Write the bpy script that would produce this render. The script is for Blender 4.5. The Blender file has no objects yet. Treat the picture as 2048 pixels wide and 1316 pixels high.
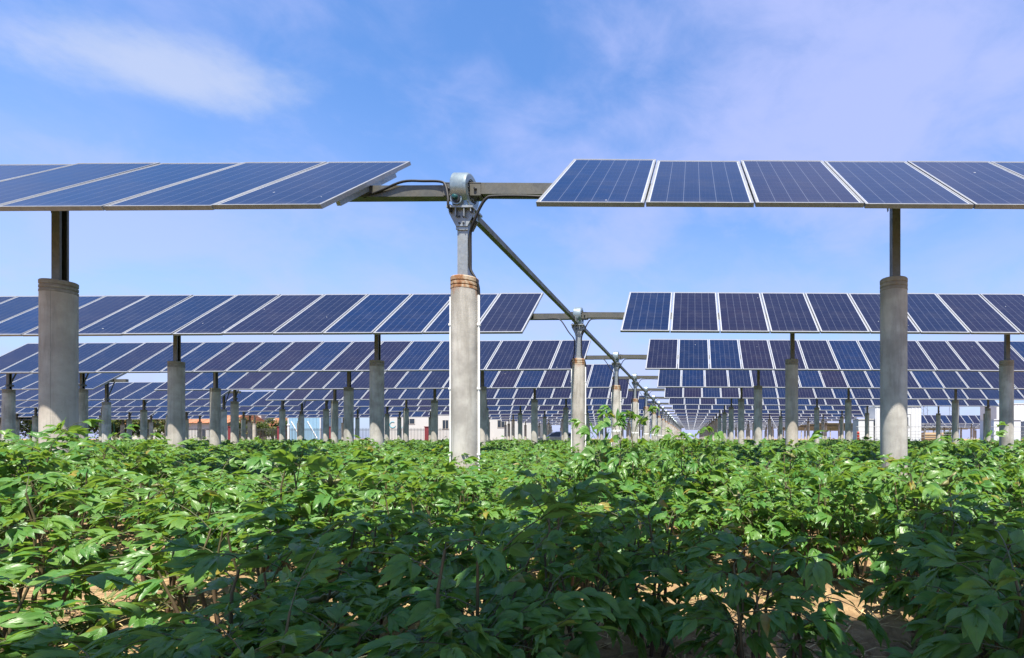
import bpy, math, random
import numpy as np
from mathutils import Vector, Matrix, Euler

R = math.radians
SC = bpy.context.scene
COL = SC.collection
random.seed(7)

# ------------------------------------------------------------------ camera
H = 0.80                    # camera height above the soil
FPX, CX, CY = 1042.0, 1382.0, 877.0      # focal length and principal point in photo pixels (2048 x 1316)
cam_d = bpy.data.cameras.new('camera')
cam_d.sensor_width = 36.0
cam_d.lens = FPX / 2048 * 36
cam_d.shift_x = -(CX - 1024) / 2048
cam_d.shift_y = (CY - 658) / 2048
cam_d.clip_start = 0.05
cam_d.clip_end = 5000
cam = bpy.data.objects.new('camera', cam_d)
COL.objects.link(cam)
cam.location = (0, 0, H)
cam.rotation_euler = (R(90), 0, 0)
SC.camera = cam

# ------------------------------------------------------------------ light
SUN_EL, SUN_AZ = 68.0, 10.0          # sun behind the camera, a little to its right
sd = Vector((math.sin(R(SUN_AZ)) * math.cos(R(SUN_EL)), -math.cos(R(SUN_AZ)) * math.cos(R(SUN_EL)), math.sin(R(SUN_EL))))
sun_d = bpy.data.lights.new('sun', 'SUN')
sun_d.energy = 5.0
sun_d.angle = R(0.53)
sun_d.color = (1.0, 0.94, 0.84)
sun = bpy.data.objects.new('sun', sun_d)
COL.objects.link(sun)
sun.rotation_euler = sd.to_track_quat('Z', 'Y').to_euler()
sun.location = (0, -5, 30)

SC.view_settings.view_transform = 'Standard'
SC.view_settings.look = 'None'
SC.view_settings.exposure = 1.42
SC.view_settings.gamma = 1.0
SC.view_settings.use_curve_mapping = False

# ------------------------------------------------------------------ node helper
class NT:
    def __init__(s, tree):
        s.t = tree; s.n = tree.nodes; s.l = tree.links
    def add(s, typ, **kw):
        n = s.n.new(typ)
        for k, v in kw.items():
            if k == 'inp':
                for kk, vv in v.items():
                    sock = n.inputs[kk]
                    if isinstance(vv, bpy.types.NodeSocket): s.l.new(vv, sock)
                    else: sock.default_value = vv
            else: setattr(n, k, v)
        return n
    def math(s, op, a, b=None, c=None, clamp=False):
        n = s.n.new('ShaderNodeMath'); n.operation = op; n.use_clamp = clamp
        for i, v in enumerate((a, b, c)):
            if v is None: continue
            if isinstance(v, bpy.types.NodeSocket): s.l.new(v, n.inputs[i])
            else: n.inputs[i].default_value = v
        return n.outputs[0]
    def mix(s, f, a, b, typ='RGBA', blend='MIX'):
        n = s.n.new('ShaderNodeMix'); n.data_type = typ
        if typ == 'RGBA': n.blend_type = blend
        ia, ib = (6, 7) if typ == 'RGBA' else (2, 3)
        for i, v in ((0, f), (ia, a), (ib, b)):
            if isinstance(v, bpy.types.NodeSocket): s.l.new(v, n.inputs[i])
            else:
                if typ == 'RGBA' and i != 0 and len(v) == 3: v = (*v, 1)
                n.inputs[i].default_value = v
        return n.outputs[2 if typ == 'RGBA' else 0]
    def ramp(s, f, stops, interp='LINEAR'):
        n = s.n.new('ShaderNodeValToRGB'); n.color_ramp.interpolation = interp
        el = n.color_ramp.elements
        while len(el) < len(stops): el.new(0.5)
        for e, (p, c) in zip(el, stops):
            e.position = p
            e.color = (*c, 1) if not isinstance(c, float) else (c, c, c, 1)
        s.l.new(f, n.inputs[0])
        return n.outputs[0]
    def maprange(s, v, a, b, c=0.0, d=1.0, smooth=True):
        n = s.n.new('ShaderNodeMapRange'); n.interpolation_type = 'SMOOTHSTEP' if smooth else 'LINEAR'
        s.l.new(v, n.inputs[0])
        for i, x in enumerate((a, b, c, d)): n.inputs[i + 1].default_value = x
        return n.outputs[0]
    def noise(s, vec, scale, detail=4.0, rough=0.55, dist=0.0):
        n = s.n.new('ShaderNodeTexNoise')
        if vec is not None: s.l.new(vec, n.inputs['Vector'])
        n.inputs['Scale'].default_value = scale; n.inputs['Detail'].default_value = detail
        n.inputs['Roughness'].default_value = rough; n.inputs['Distortion'].default_value = dist
        return n.outputs[0]

# ------------------------------------------------------------------ world: blue sky with thin cloud veils
world = bpy.data.worlds.new('World')
SC.world = world
world.use_nodes = True
w = NT(world.node_tree)
w.n.clear()
sky = w.add('ShaderNodeTexSky', sky_type='NISHITA')
sky.sun_disc = False
sky.sun_elevation = R(SUN_EL)
sky.sun_rotation = R(180 - SUN_AZ)
sky.altitude = 0.0
sky.air_density = 1.3
sky.dust_density = 0.6
sky.ozone_density = 3.0
tc = w.add('ShaderNodeTexCoord')
sep = w.add('ShaderNodeSeparateXYZ', inp={0: tc.outputs['Generated']})
zz = w.math('ADD', w.math('MAXIMUM', sep.outputs[2], 0.0), 0.22)
px = w.math('DIVIDE', sep.outputs[0], zz)
py = w.math('DIVIDE', sep.outputs[1], zz)
pv = w.add('ShaderNodeCombineXYZ', inp={0: px, 1: py, 2: 0.0}).outputs[0]
mp = w.add('ShaderNodeMapping', inp={'Vector': tc.outputs['Generated']})
mp.inputs['Rotation'].default_value = (R(20), R(-25), R(10))
mp.inputs['Scale'].default_value = (1.0, 1.0, 1.7)
mp.inputs['Location'].default_value = (0.35, 0.0, 0.2)
n1 = w.noise(mp.outputs[0], 2.0, 5, 0.5, 0.35)
n2 = w.noise(mp.outputs[0], 7.0, 6, 0.6, 0.3)
veil = w.math('ADD', w.math('MULTIPLY', n1, 0.68), w.math('MULTIPLY', n2, 0.32))
veil = w.maprange(veil, 0.42, 0.68, 0.0, 0.62)
# one brighter cumulus bank up on the left
def cloud_blob(x, y, rx, ry, rot):
    m = w.add('ShaderNodeMapping', inp={'Vector': pv})
    m.vector_type = 'TEXTURE'
    m.inputs['Location'].default_value = (x, y, 0)
    m.inputs['Rotation'].default_value = (0, 0, rot)
    m.inputs['Scale'].default_value = (rx, ry, 1)
    ln = w.add('ShaderNodeVectorMath', operation='LENGTH', inp={0: m.outputs[0]})
    return w.math('SUBTRACT', 1.0, ln.outputs['Value'])
def sky_pt(pxx, pyy):
    d = Vector(((pxx - CX) / FPX, 1.0, (CY - pyy) / FPX)).normalized()
    q = max(d.z, 0) + 0.22
    return d.x / q, d.y / q
bx, by = sky_pt(330, 140)
b1 = cloud_blob(bx, by, 0.25, 0.12, R(24))
n3 = w.noise(pv, 5.0, 7, 0.6, 0.1)
blob = w.math('ADD', b1, w.math('MULTIPLY', w.math('SUBTRACT', n3, 0.5), 1.6))
blob = w.maprange(blob, -0.1, 0.85, 0.0, 0.72)
bx, by = sky_pt(1720, 230)                                     # a broad thin veil over the right half
b2 = w.math('ADD', cloud_blob(bx, by, 0.75, 0.95, 0.0), w.math('MULTIPLY', w.math('SUBTRACT', n2, 0.5), 1.1))
veil = w.math('MAXIMUM', veil, w.maprange(b2, 0.0, 0.9, 0.0, 0.7))
bx, by = sky_pt(250, 480)
b3 = w.math('ADD', cloud_blob(bx, by, 1.3, 0.6, R(10)), w.math('MULTIPLY', w.math('SUBTRACT', n2, 0.5), 1.1))
veil = w.math('MAXIMUM', veil, w.maprange(b3, 0.0, 0.9, 0.0, 0.6))
cl = veil
hz = w.maprange(sep.outputs[2], 0.0, 0.56, 0.92, 0.0)          # the veil thickens towards the horizon
hz = w.math('MULTIPLY', hz, w.maprange(n2, 0.30, 0.70, 0.62, 1.1))
cl = w.math('MAXIMUM', cl, hz)
tint = w.mix(1.0, sky.outputs[0], (0.66, 0.93, 1.28), blend='MULTIPLY')
skyc = w.mix(cl, tint, (3.3, 3.6, 5.9))
skyc = w.mix(blob, skyc, (3.6, 4.0, 5.2))
bg = w.add('ShaderNodeBackground', inp={'Color': skyc, 'Strength': 0.069})
wo = w.add('ShaderNodeOutputWorld', inp={'Surface': bg.outputs[0]})

# ------------------------------------------------------------------ materials
MATS = {}
def newmat(name):
    m = bpy.data.materials.new(name); m.use_nodes = True
    t = NT(m.node_tree); t.n.clear()
    o = t.n.new('ShaderNodeOutputMaterial')
    p = t.n.new('ShaderNodeBsdfPrincipled')
    t.l.new(p.outputs[0], o.inputs[0])
    MATS[name] = m
    return m, t, p, o
def objpos(t):
    return t.add('ShaderNodeTexCoord').outputs['Object']
def bump(t, p, h, strength=0.3, dist=0.01):
    b = t.add('ShaderNodeBump', inp={'Height': h, 'Strength': strength, 'Distance': dist})
    t.l.new(b.outputs[0], p.inputs['Normal'])

def mat_plain(name, col, rough=0.6, metal=0.0, var=0.12, scale=6.0, bumps=0.05):
    m, t, p, o = newmat(name)
    n = t.noise(objpos(t), scale, 5, 0.6)
    a = tuple(c * (1 - var) for c in col); b = tuple(min(1, c * (1 + var)) for c in col)
    t.l.new(t.mix(n, a, b), p.inputs['Base Color'])
    p.inputs['Roughness'].default_value = rough
    p.inputs['Metallic'].default_value = metal
    if bumps: bump(t, p, t.noise(objpos(t), scale * 8, 3), bumps, 0.004)
    return m

# concrete of the piles
def mat_concrete(name, rust):
    m, t, p, o = newmat(name)
    oi = t.add('ShaderNodeObjectInfo')
    co = objpos(t)
    off = t.add('ShaderNodeVectorMath', operation='MULTIPLY_ADD', inp={0: oi.outputs['Random'], 1: (13, 7, 31), 2: co})
    v = off.outputs[0]
    mpn = t.add('ShaderNodeMapping', inp={'Vector': v}); mpn.inputs['Scale'].default_value = (9, 9, 1.1)
    streak = t.noise(mpn.outputs[0], 1.0, 6, 0.65, 0.3)
    blot = t.noise(v, 3.2, 6, 0.6)
    fine = t.noise(v, 70, 3, 0.7)
    base = t.mix(t.maprange(blot, 0.32, 0.68), (0.27, 0.255, 0.23), (0.46, 0.44, 0.40))
    warm = t.mix(t.maprange(oi.outputs['Random'], 0.55, 1.0, 0.0, 0.35), base, (0.40, 0.32, 0.24))
    c = t.mix(t.maprange(streak, 0.45, 0.70, 0.0, 0.6), warm, (0.19, 0.175, 0.15))
    c = t.mix(t.maprange(fine, 0.58, 0.75, 0.0, 0.35), c, (0.16, 0.15, 0.14))
    vor = t.add('ShaderNodeTexVoronoi', inp={'Vector': v, 'Scale': 22.0})
    pit = t.maprange(vor.outputs['Distance'], 0.03, 0.07, 1.0, 0.0)
    pit = t.math('MULTIPLY', pit, t.maprange(t.noise(v, 9, 2), 0.55, 0.65))
    c = t.mix(t.math('MULTIPLY', pit, 0.7), c, (0.06, 0.055, 0.05))
    big = t.noise(v, 1.4, 4, 0.6, 0.6)
    c = t.mix(t.maprange(big, 0.5, 0.7, 0.0, 0.4), c, (0.50, 0.46, 0.39))
    spx = t.add('ShaderNodeSeparateXYZ', inp={0: co})
    seam = t.math('MULTIPLY', t.math('LESS_THAN', t.math('ABSOLUTE', spx.outputs[0]), 0.0022), t.maprange(t.noise(v, 6, 3), 0.35, 0.5))
    c = t.mix(t.math('MULTIPLY', seam, 0.55), c, (0.12, 0.11, 0.095))
    splash = t.math('MULTIPLY', t.maprange(spx.outputs[2], 0.25, 0.75, 0.5, 0.0), t.maprange(blot, 0.35, 0.6))
    c = t.mix(splash, c, (0.30, 0.21, 0.125))
    if rust:
        sp = t.add('ShaderNodeSeparateXYZ', inp={0: co})
        m2 = t.add('ShaderNodeMapping', inp={'Vector': v}); m2.inputs['Scale'].default_value = (14, 14, 2.2)
        rn = t.noise(m2.outputs[0], 1.0, 6, 0.65, 0.4)
        top = t.maprange(sp.outputs[2], 2.16, 2.47, 0.0, 0.42)
        rf = t.maprange(t.math('ADD', rn, top), 0.74, 0.98, 0.0, 0.55)
        c = t.mix(rf, c, (0.27, 0.10, 0.03))
    t.l.new(c, p.inputs['Base Color'])
    p.inputs['Roughness'].default_value = 0.88
    bump(t, p, t.math('ADD', fine, t.math('MULTIPLY', blot, 0.6)), 0.35, 0.006)
    return m
mat_concrete('concrete', False)
mat_concrete('concrete_rusty', True)

def mat_rustband():
    m, t, p, o = newmat('rust_band')
    co = objpos(t)
    mp_ = t.add('ShaderNodeMapping', inp={'Vector': co}); mp_.inputs['Scale'].default_value = (10, 10, 5)
    n = t.noise(mp_.outputs[0], 1.3, 7, 0.65, 0.4)
    c = t.ramp(n, [(0.30, (0.42, 0.38, 0.31)), (0.46, (0.36, 0.27, 0.18)), (0.56, (0.24, 0.105, 0.04)), (0.72, (0.12, 0.05, 0.022))])
    t.l.new(c, p.inputs['Base Color']); p.inputs['Roughness'].default_value = 0.85
    bump(t, p, n, 0.4, 0.006)
mat_rustband()
def mat_darkband():
    m, t, p, o = newmat('dark_band')
    n = t.noise(objpos(t), 9, 6, 0.65)
    c = t.ramp(n, [(0.35, (0.30, 0.28, 0.24)), (0.55, (0.20, 0.18, 0.15)), (0.7, (0.24, 0.17, 0.11))])
    t.l.new(c, p.inputs['Base Color']); p.inputs['Roughness'].default_value = 0.85
    bump(t, p, n, 0.3, 0.006)
mat_darkband()

def mat_galv(name, col, rough, metal, rust=0.0):
    m, t, p, o = newmat(name)
    co = objpos(t)
    vor = t.add('ShaderNodeTexVoronoi', inp={'Vector': co, 'Scale': 38.0})
    n = t.noise(co, 5, 6, 0.6)
    c = t.mix(vor.outputs['Color'], tuple(x * .86 for x in col), tuple(min(1, x * 1.1) for x in col))
    c = t.mix(t.maprange(n, 0.45, 0.75, 0, 0.5), c, tuple(x * .6 for x in col))
    if rust:
        r = t.noise(co, 11, 7, 0.7, 0.5)
        c = t.mix(t.maprange(r, 0.62, 0.74, 0, rust), c, (0.20, 0.09, 0.035))
    t.l.new(c, p.inputs['Base Color'])
    p.inputs['Metallic'].default_value = metal
    t.l.new(t.maprange(n, 0.3, 0.7, rough - .08, rough + .12), p.inputs['Roughness'])
    bump(t, p, n, 0.08, 0.004)
mat_galv('galvanised', (0.30, 0.32, 0.32), 0.42, 0.55, 0.25)
mat_galv('galvanised_dull', (0.115, 0.11, 0.09), 0.48, 0.5, 0.45)
mat_galv('drive_paint', (0.22, 0.27, 0.28), 0.30, 0.5)
mat_galv('alu_frame', (0.20, 0.205, 0.21), 0.40, 0.25)
mat_plain('backsheet', (0.76, 0.76, 0.75), 0.6, 0, 0.03, 3, 0)
mat_plain('black_rubber', (0.006, 0.006, 0.007), 0.65)
mat_plain('bolt_steel', (0.035, 0.035, 0.035), 0.45, 0.6)
mat_plain('teal_cap', (0.006, 0.055, 0.055), 0.3)
mat_plain('white_pvc', (0.80, 0.80, 0.78), 0.45, 0, 0.05, 3)
mat_plain('white_paint', (0.56, 0.57, 0.58), 0.5, 0, 0.06, 1.2)
mat_plain('pale_blue_paint', (0.52, 0.60, 0.68), 0.5, 0, 0.06, 1.2)
mat_plain('white_render', (0.42, 0.42, 0.41), 0.85, 0, 0.10, 0.6)
mat_plain('grey_render', (0.42, 0.40, 0.37), 0.85, 0, 0.14, 0.6)
mat_plain('blue_sheet', (0.20, 0.34, 0.46), 0.5, 0, 0.10, 0.6)
mat_plain('maroon_paint', (0.16, 0.022, 0.030), 0.6, 0, 0.15, 2)
mat_plain('fence_iron', (0.06, 0.06, 0.065), 0.55, 0.2)
mat_plain('deck_steel', (0.035, 0.036, 0.038), 0.6, 0.2)
mat_plain('rail_steel', (0.22, 0.23, 0.24), 0.5, 0.4)
mat_plain('dark_glass', (0.025, 0.035, 0.05), 0.12)
mat_plain('red_paint', (0.35, 0.03, 0.02), 0.5)
mat_plain('green_wire', (0.04, 0.20, 0.11), 0.5)
mat_plain('car_silver', (0.50, 0.52, 0.55), 0.28, 0.6, 0.03, 1.0, 0)
mat_plain('tyre', (0.02, 0.02, 0.02), 0.9)
mat_plain('bark', (0.10, 0.075, 0.05), 0.9, 0, 0.3, 9, 0.5)
mat_plain('pallet_wood', (0.42, 0.31, 0.18), 0.85, 0, 0.2, 5)
mat_plain('racking', (0.15, 0.115, 0.085), 0.75, 0.1, 0.25, 5)
mat_plain('print_teal', (0.05, 0.30, 0.38), 0.6, 0, 0.05)

def mat_roof():
    m, t, p, o = newmat('roof_tile')
    co = objpos(t)
    wv = t.add('ShaderNodeTexWave', wave_type='BANDS', bands_direction='X', inp={'Vector': co, 'Scale': 2.2, 'Distortion': 0.0})
    wv2 = t.add('ShaderNodeTexWave', wave_type='BANDS', bands_direction='Z', inp={'Vector': co, 'Scale': 1.6, 'Distortion': 0.0})
    n = t.noise(co, 1.6, 6, 0.6)
    c = t.mix(n, (0.26, 0.09, 0.04), (0.40, 0.17, 0.085))
    t.l.new(c, p.inputs['Base Color']); p.inputs['Roughness'].default_value = 0.8
    bump(t, p, t.math('ADD', wv.outputs['Fac'], wv2.outputs['Fac']), 0.9, 0.05)
mat_roof()

def mat_panel():
    m, t, p, o = newmat('solar_cells')
    uv = t.add('ShaderNodeTexCoord').outputs['UV']
    s = t.add('ShaderNodeSeparateXYZ', inp={0: uv})
    oi = t.add('ShaderNodeObjectInfo')
    at = t.add('ShaderNodeAttribute', attribute_name='tint')
    rnd = t.math('FRACT', t.math('ADD', oi.outputs['Random'], at.outputs['Fac']))
    def line(coord, n, half):
        f = t.math('FRACT', t.math('MULTIPLY', coord, n))
        d = t.math('MINIMUM', f, t.math('SUBTRACT', 1.0, f))
        return t.math('LESS_THAN', d, half)
    # active field 6 x 12 cells inside a white backsheet margin
    u = t.maprange(s.outputs[0], 0.014, 0.986, 0.0, 1.0, False)
    v = t.maprange(s.outputs[1], 0.010, 0.990, 0.0, 1.0, False)
    gap_u = line(u, 6, 0.022)
    gap_v = line(v, 12, 0.018)
    bus = line(t.math('ADD', u, 1 / 48), 24, 0.035)
    edge = t.math('MAXIMUM', t.math('MAXIMUM', t.math('LESS_THAN', s.outputs[0], 0.012), t.math('GREATER_THAN', s.outputs[0], 0.988)),
                  t.math('MAXIMUM', t.math('LESS_THAN', s.outputs[1], 0.008), t.math('GREATER_THAN', s.outputs[1], 0.992)))
    cell = t.add('ShaderNodeCombineXYZ', inp={0: t.math('FLOOR', t.math('MULTIPLY', u, 6)), 1: t.math('FLOOR', t.math('MULTIPLY', v, 12)), 2: t.math('MULTIPLY', rnd, 50)})
    wn = t.add('ShaderNodeTexWhiteNoise', inp={'Vector': cell.outputs[0]})
    sc = t.add('ShaderNodeVectorMath', operation='MULTIPLY', inp={0: uv, 1: (60, 120, 1)})
    vor = t.add('ShaderNodeTexVoronoi', inp={'Vector': sc.outputs[0], 'Scale': 1.0})
    pv_ = t.ramp(rnd, [(0.0, (0.001, 0.009, 0.042)), (0.3, (0.0015, 0.007, 0.030)), (0.6, (0.0035, 0.0045, 0.019)), (1.0, (0.007, 0.0045, 0.016))])
    c = t.mix(t.math('MULTIPLY', wn.outputs['Value'], 0.35), pv_, (0.004, 0.006, 0.020))
    c = t.mix(t.math('MULTIPLY', vor.outputs['Color'], 0.22), c, (0.003, 0.009, 0.032))
    c = t.mix(t.math('MULTIPLY', bus, 0.015), c, (0.4, 0.45, 0.5))
    c = t.mix(t.math('MULTIPLY', gap_v, 0.035), c, (0.45, 0.50, 0.60))
    c = t.mix(t.math('MULTIPLY', gap_u, 0.095), c, (0.55, 0.60, 0.70))
    c = t.mix(edge, c, (0.34, 0.36, 0.40))
    dirt = t.noise(objpos(t), 2.0, 6, 0.65)
    c = t.mix(t.maprange(dirt, 0.45, 0.8, 0.004, 0.035), c, (0.35, 0.32, 0.29))
    low = t.maprange(s.outputs[1], 0.0, 0.10, 0.05, 0.0)                # dust washed down to the lower edge
    c = t.mix(t.math('MULTIPLY', low, t.maprange(dirt, 0.3, 0.6)), c, (0.30, 0.27, 0.22))
    drop = t.add('ShaderNodeVectorMath', operation='MULTIPLY_ADD', inp={0: uv, 1: (5, 10, 0), 2: t.add('ShaderNodeCombineXYZ', inp={0: t.math('MULTIPLY', rnd, 91), 1: t.math('MULTIPLY', rnd, 57), 2: 0.0}).outputs[0]})
    vd = t.add('ShaderNodeTexVoronoi', inp={'Vector': drop.outputs[0], 'Scale': 1.0})
    wd = t.add('ShaderNodeSeparateColor', inp={0: vd.outputs['Color']})
    spot = t.math('MULTIPLY', t.math('LESS_THAN', vd.outputs['Distance'], 0.07), t.math('GREATER_THAN', wd.outputs[0], 0.95))
    c = t.mix(t.math('MULTIPLY', spot, 0.6), c, (0.5, 0.5, 0.46))
    t.l.new(c, p.inputs['Base Color'])
    p.inputs['Roughness'].default_value = 0.12
    p.inputs['IOR'].default_value = 1.38
    t.l.new(t.maprange(dirt, 0.3, 0.8, 0.10, 0.22), p.inputs['Roughness'])
mat_panel()

def mat_leaf(name, dark, lite, yellow=0.06, trans=0.35, rough=0.42):
    m, t, p, o = newmat(name)
    uv = t.add('ShaderNodeTexCoord').outputs['UV']
    s = t.add('ShaderNodeSeparateXYZ', inp={0: uv})
    oi = t.add('ShaderNodeObjectInfo')
    at = t.add('ShaderNodeAttribute', attribute_name='tint')
    rnd = t.math('FRACT', t.math('ADD', oi.outputs['Random'], at.outputs['Fac']))
    co = objpos(t)
    n = t.noise(co, 22, 4, 0.6)
    c = t.mix(rnd, dark, lite)
    c = t.mix(t.maprange(n, 0.35, 0.75, 0.0, 0.35), c, tuple(x * 1.5 for x in lite))
    # midrib and side veins (u across the leaflet 0..1, v along it)
    du = t.math('ABSOLUTE', t.math('SUBTRACT', s.outputs[0], 0.5))
    mid = t.maprange(du, 0.015, 0.05, 1.0, 0.0)
    sv = t.math('FRACT', t.math('MULTIPLY', t.math('SUBTRACT', s.outputs[1], t.math('MULTIPLY', du, 0.55)), 6.0))
    side = t.maprange(t.math('ABSOLUTE', t.math('SUBTRACT', sv, 0.5)), 0.02, 0.10, 1.0, 0.0)
    vein = t.math('MAXIMUM', mid, t.math('MULTIPLY', side, 0.45))
    c = t.mix(t.math('MULTIPLY', vein, 0.38), c, (0.16, 0.24, 0.07))
    yl = t.math('GREATER_THAN', t.math('FRACT', t.math('MULTIPLY', rnd, 7.31)), 1.0 - yellow)
    yc = t.mix(t.noise(co, 35, 3), (0.26, 0.25, 0.03), (0.30, 0.15, 0.04))
    c = t.mix(t.math('MULTIPLY', yl, t.maprange(n, 0.35, 0.6, 0.25, 0.9)), c, yc)
    geo = t.add('ShaderNodeNewGeometry')
    back = t.mix(geo.outputs['Backfacing'], c, t.mix(0.45, c, (0.13, 0.19, 0.09)))
    t.l.new(back, p.inputs['Base Color'])
    p.inputs['Roughness'].default_value = rough
    p.inputs['IOR'].default_value = 1.48
    bump(t, p, t.math('ADD', t.math('MULTIPLY', vein, -0.7), t.math('MULTIPLY', n, 0.5)), 0.45, 0.004)
    tr = t.add('ShaderNodeBsdfTranslucent', inp={'Color': t.mix(1.0, back, (1.9, 1.75, 0.6), blend='MULTIPLY')})
    ms = t.add('ShaderNodeMixShader', inp={0: trans, 1: p.outputs[0], 2: tr.outputs[0]})
    t.l.new(ms.outputs[0], o.inputs[0])
mat_leaf('peony_leaf', (0.042, 0.150, 0.028), (0.105, 0.205, 0.034), 0.015, 0.40, 0.39)
mat_leaf('tree_leaf', (0.022, 0.045, 0.014), (0.060, 0.085, 0.026), 0.05, 0.25)
mat_leaf('weed_leaf', (0.06, 0.10, 0.02), (0.14, 0.17, 0.05), 0.10, 0.3)

def mat_stem():
    m, t, p, o = newmat('peony_stem')
    sp = t.add('ShaderNodeSeparateXYZ', inp={0: objpos(t)})
    n = t.noise(objpos(t), 30, 4)
    woody = t.mix(n, (0.05, 0.033, 0.02), (0.13, 0.085, 0.05))
    green = t.mix(n, (0.06, 0.055, 0.02), (0.10, 0.075, 0.03))
    t.l.new(t.mix(t.maprange(sp.outputs[2], 0.16, 0.34), woody, green), p.inputs['Base Color'])
    p.inputs['Roughness'].default_value = 0.6
mat_stem()
mat_plain('petiole', (0.07, 0.075, 0.025), 0.5, 0, 0.3, 12, 0)
mat_plain('seed_pod', (0.12, 0.12, 0.035), 0.55, 0, 0.35, 25)
mat_plain('straw', (0.48, 0.36, 0.17), 0.7, 0, 0.3, 8, 0)

def mat_soil():
    m, t, p, o = newmat('soil')
    co = objpos(t)
    a = t.noise(co, 1.3, 6, 0.6); b = t.noise(co, 14, 6, 0.65); c_ = t.noise(co, 90, 4, 0.7)
    c = t.ramp(b, [(0.30, (0.12, 0.068, 0.03)), (0.48, (0.23, 0.145, 0.07)), (0.66, (0.34, 0.23, 0.12))])
    c = t.mix(t.maprange(a, 0.35, 0.7, 0.0, 0.5), c, (0.29, 0.19, 0.095))
    c = t.mix(t.maprange(c_, 0.55, 0.75, 0.0, 0.5), c, (0.15, 0.09, 0.045))
    t.l.new(c, p.inputs['Base Color']); p.inputs['Roughness'].default_value = 0.95
    bump(t, p, t.math('ADD', b, t.math('MULTIPLY', c_, 0.5)), 0.9, 0.03)
mat_soil()

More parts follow.
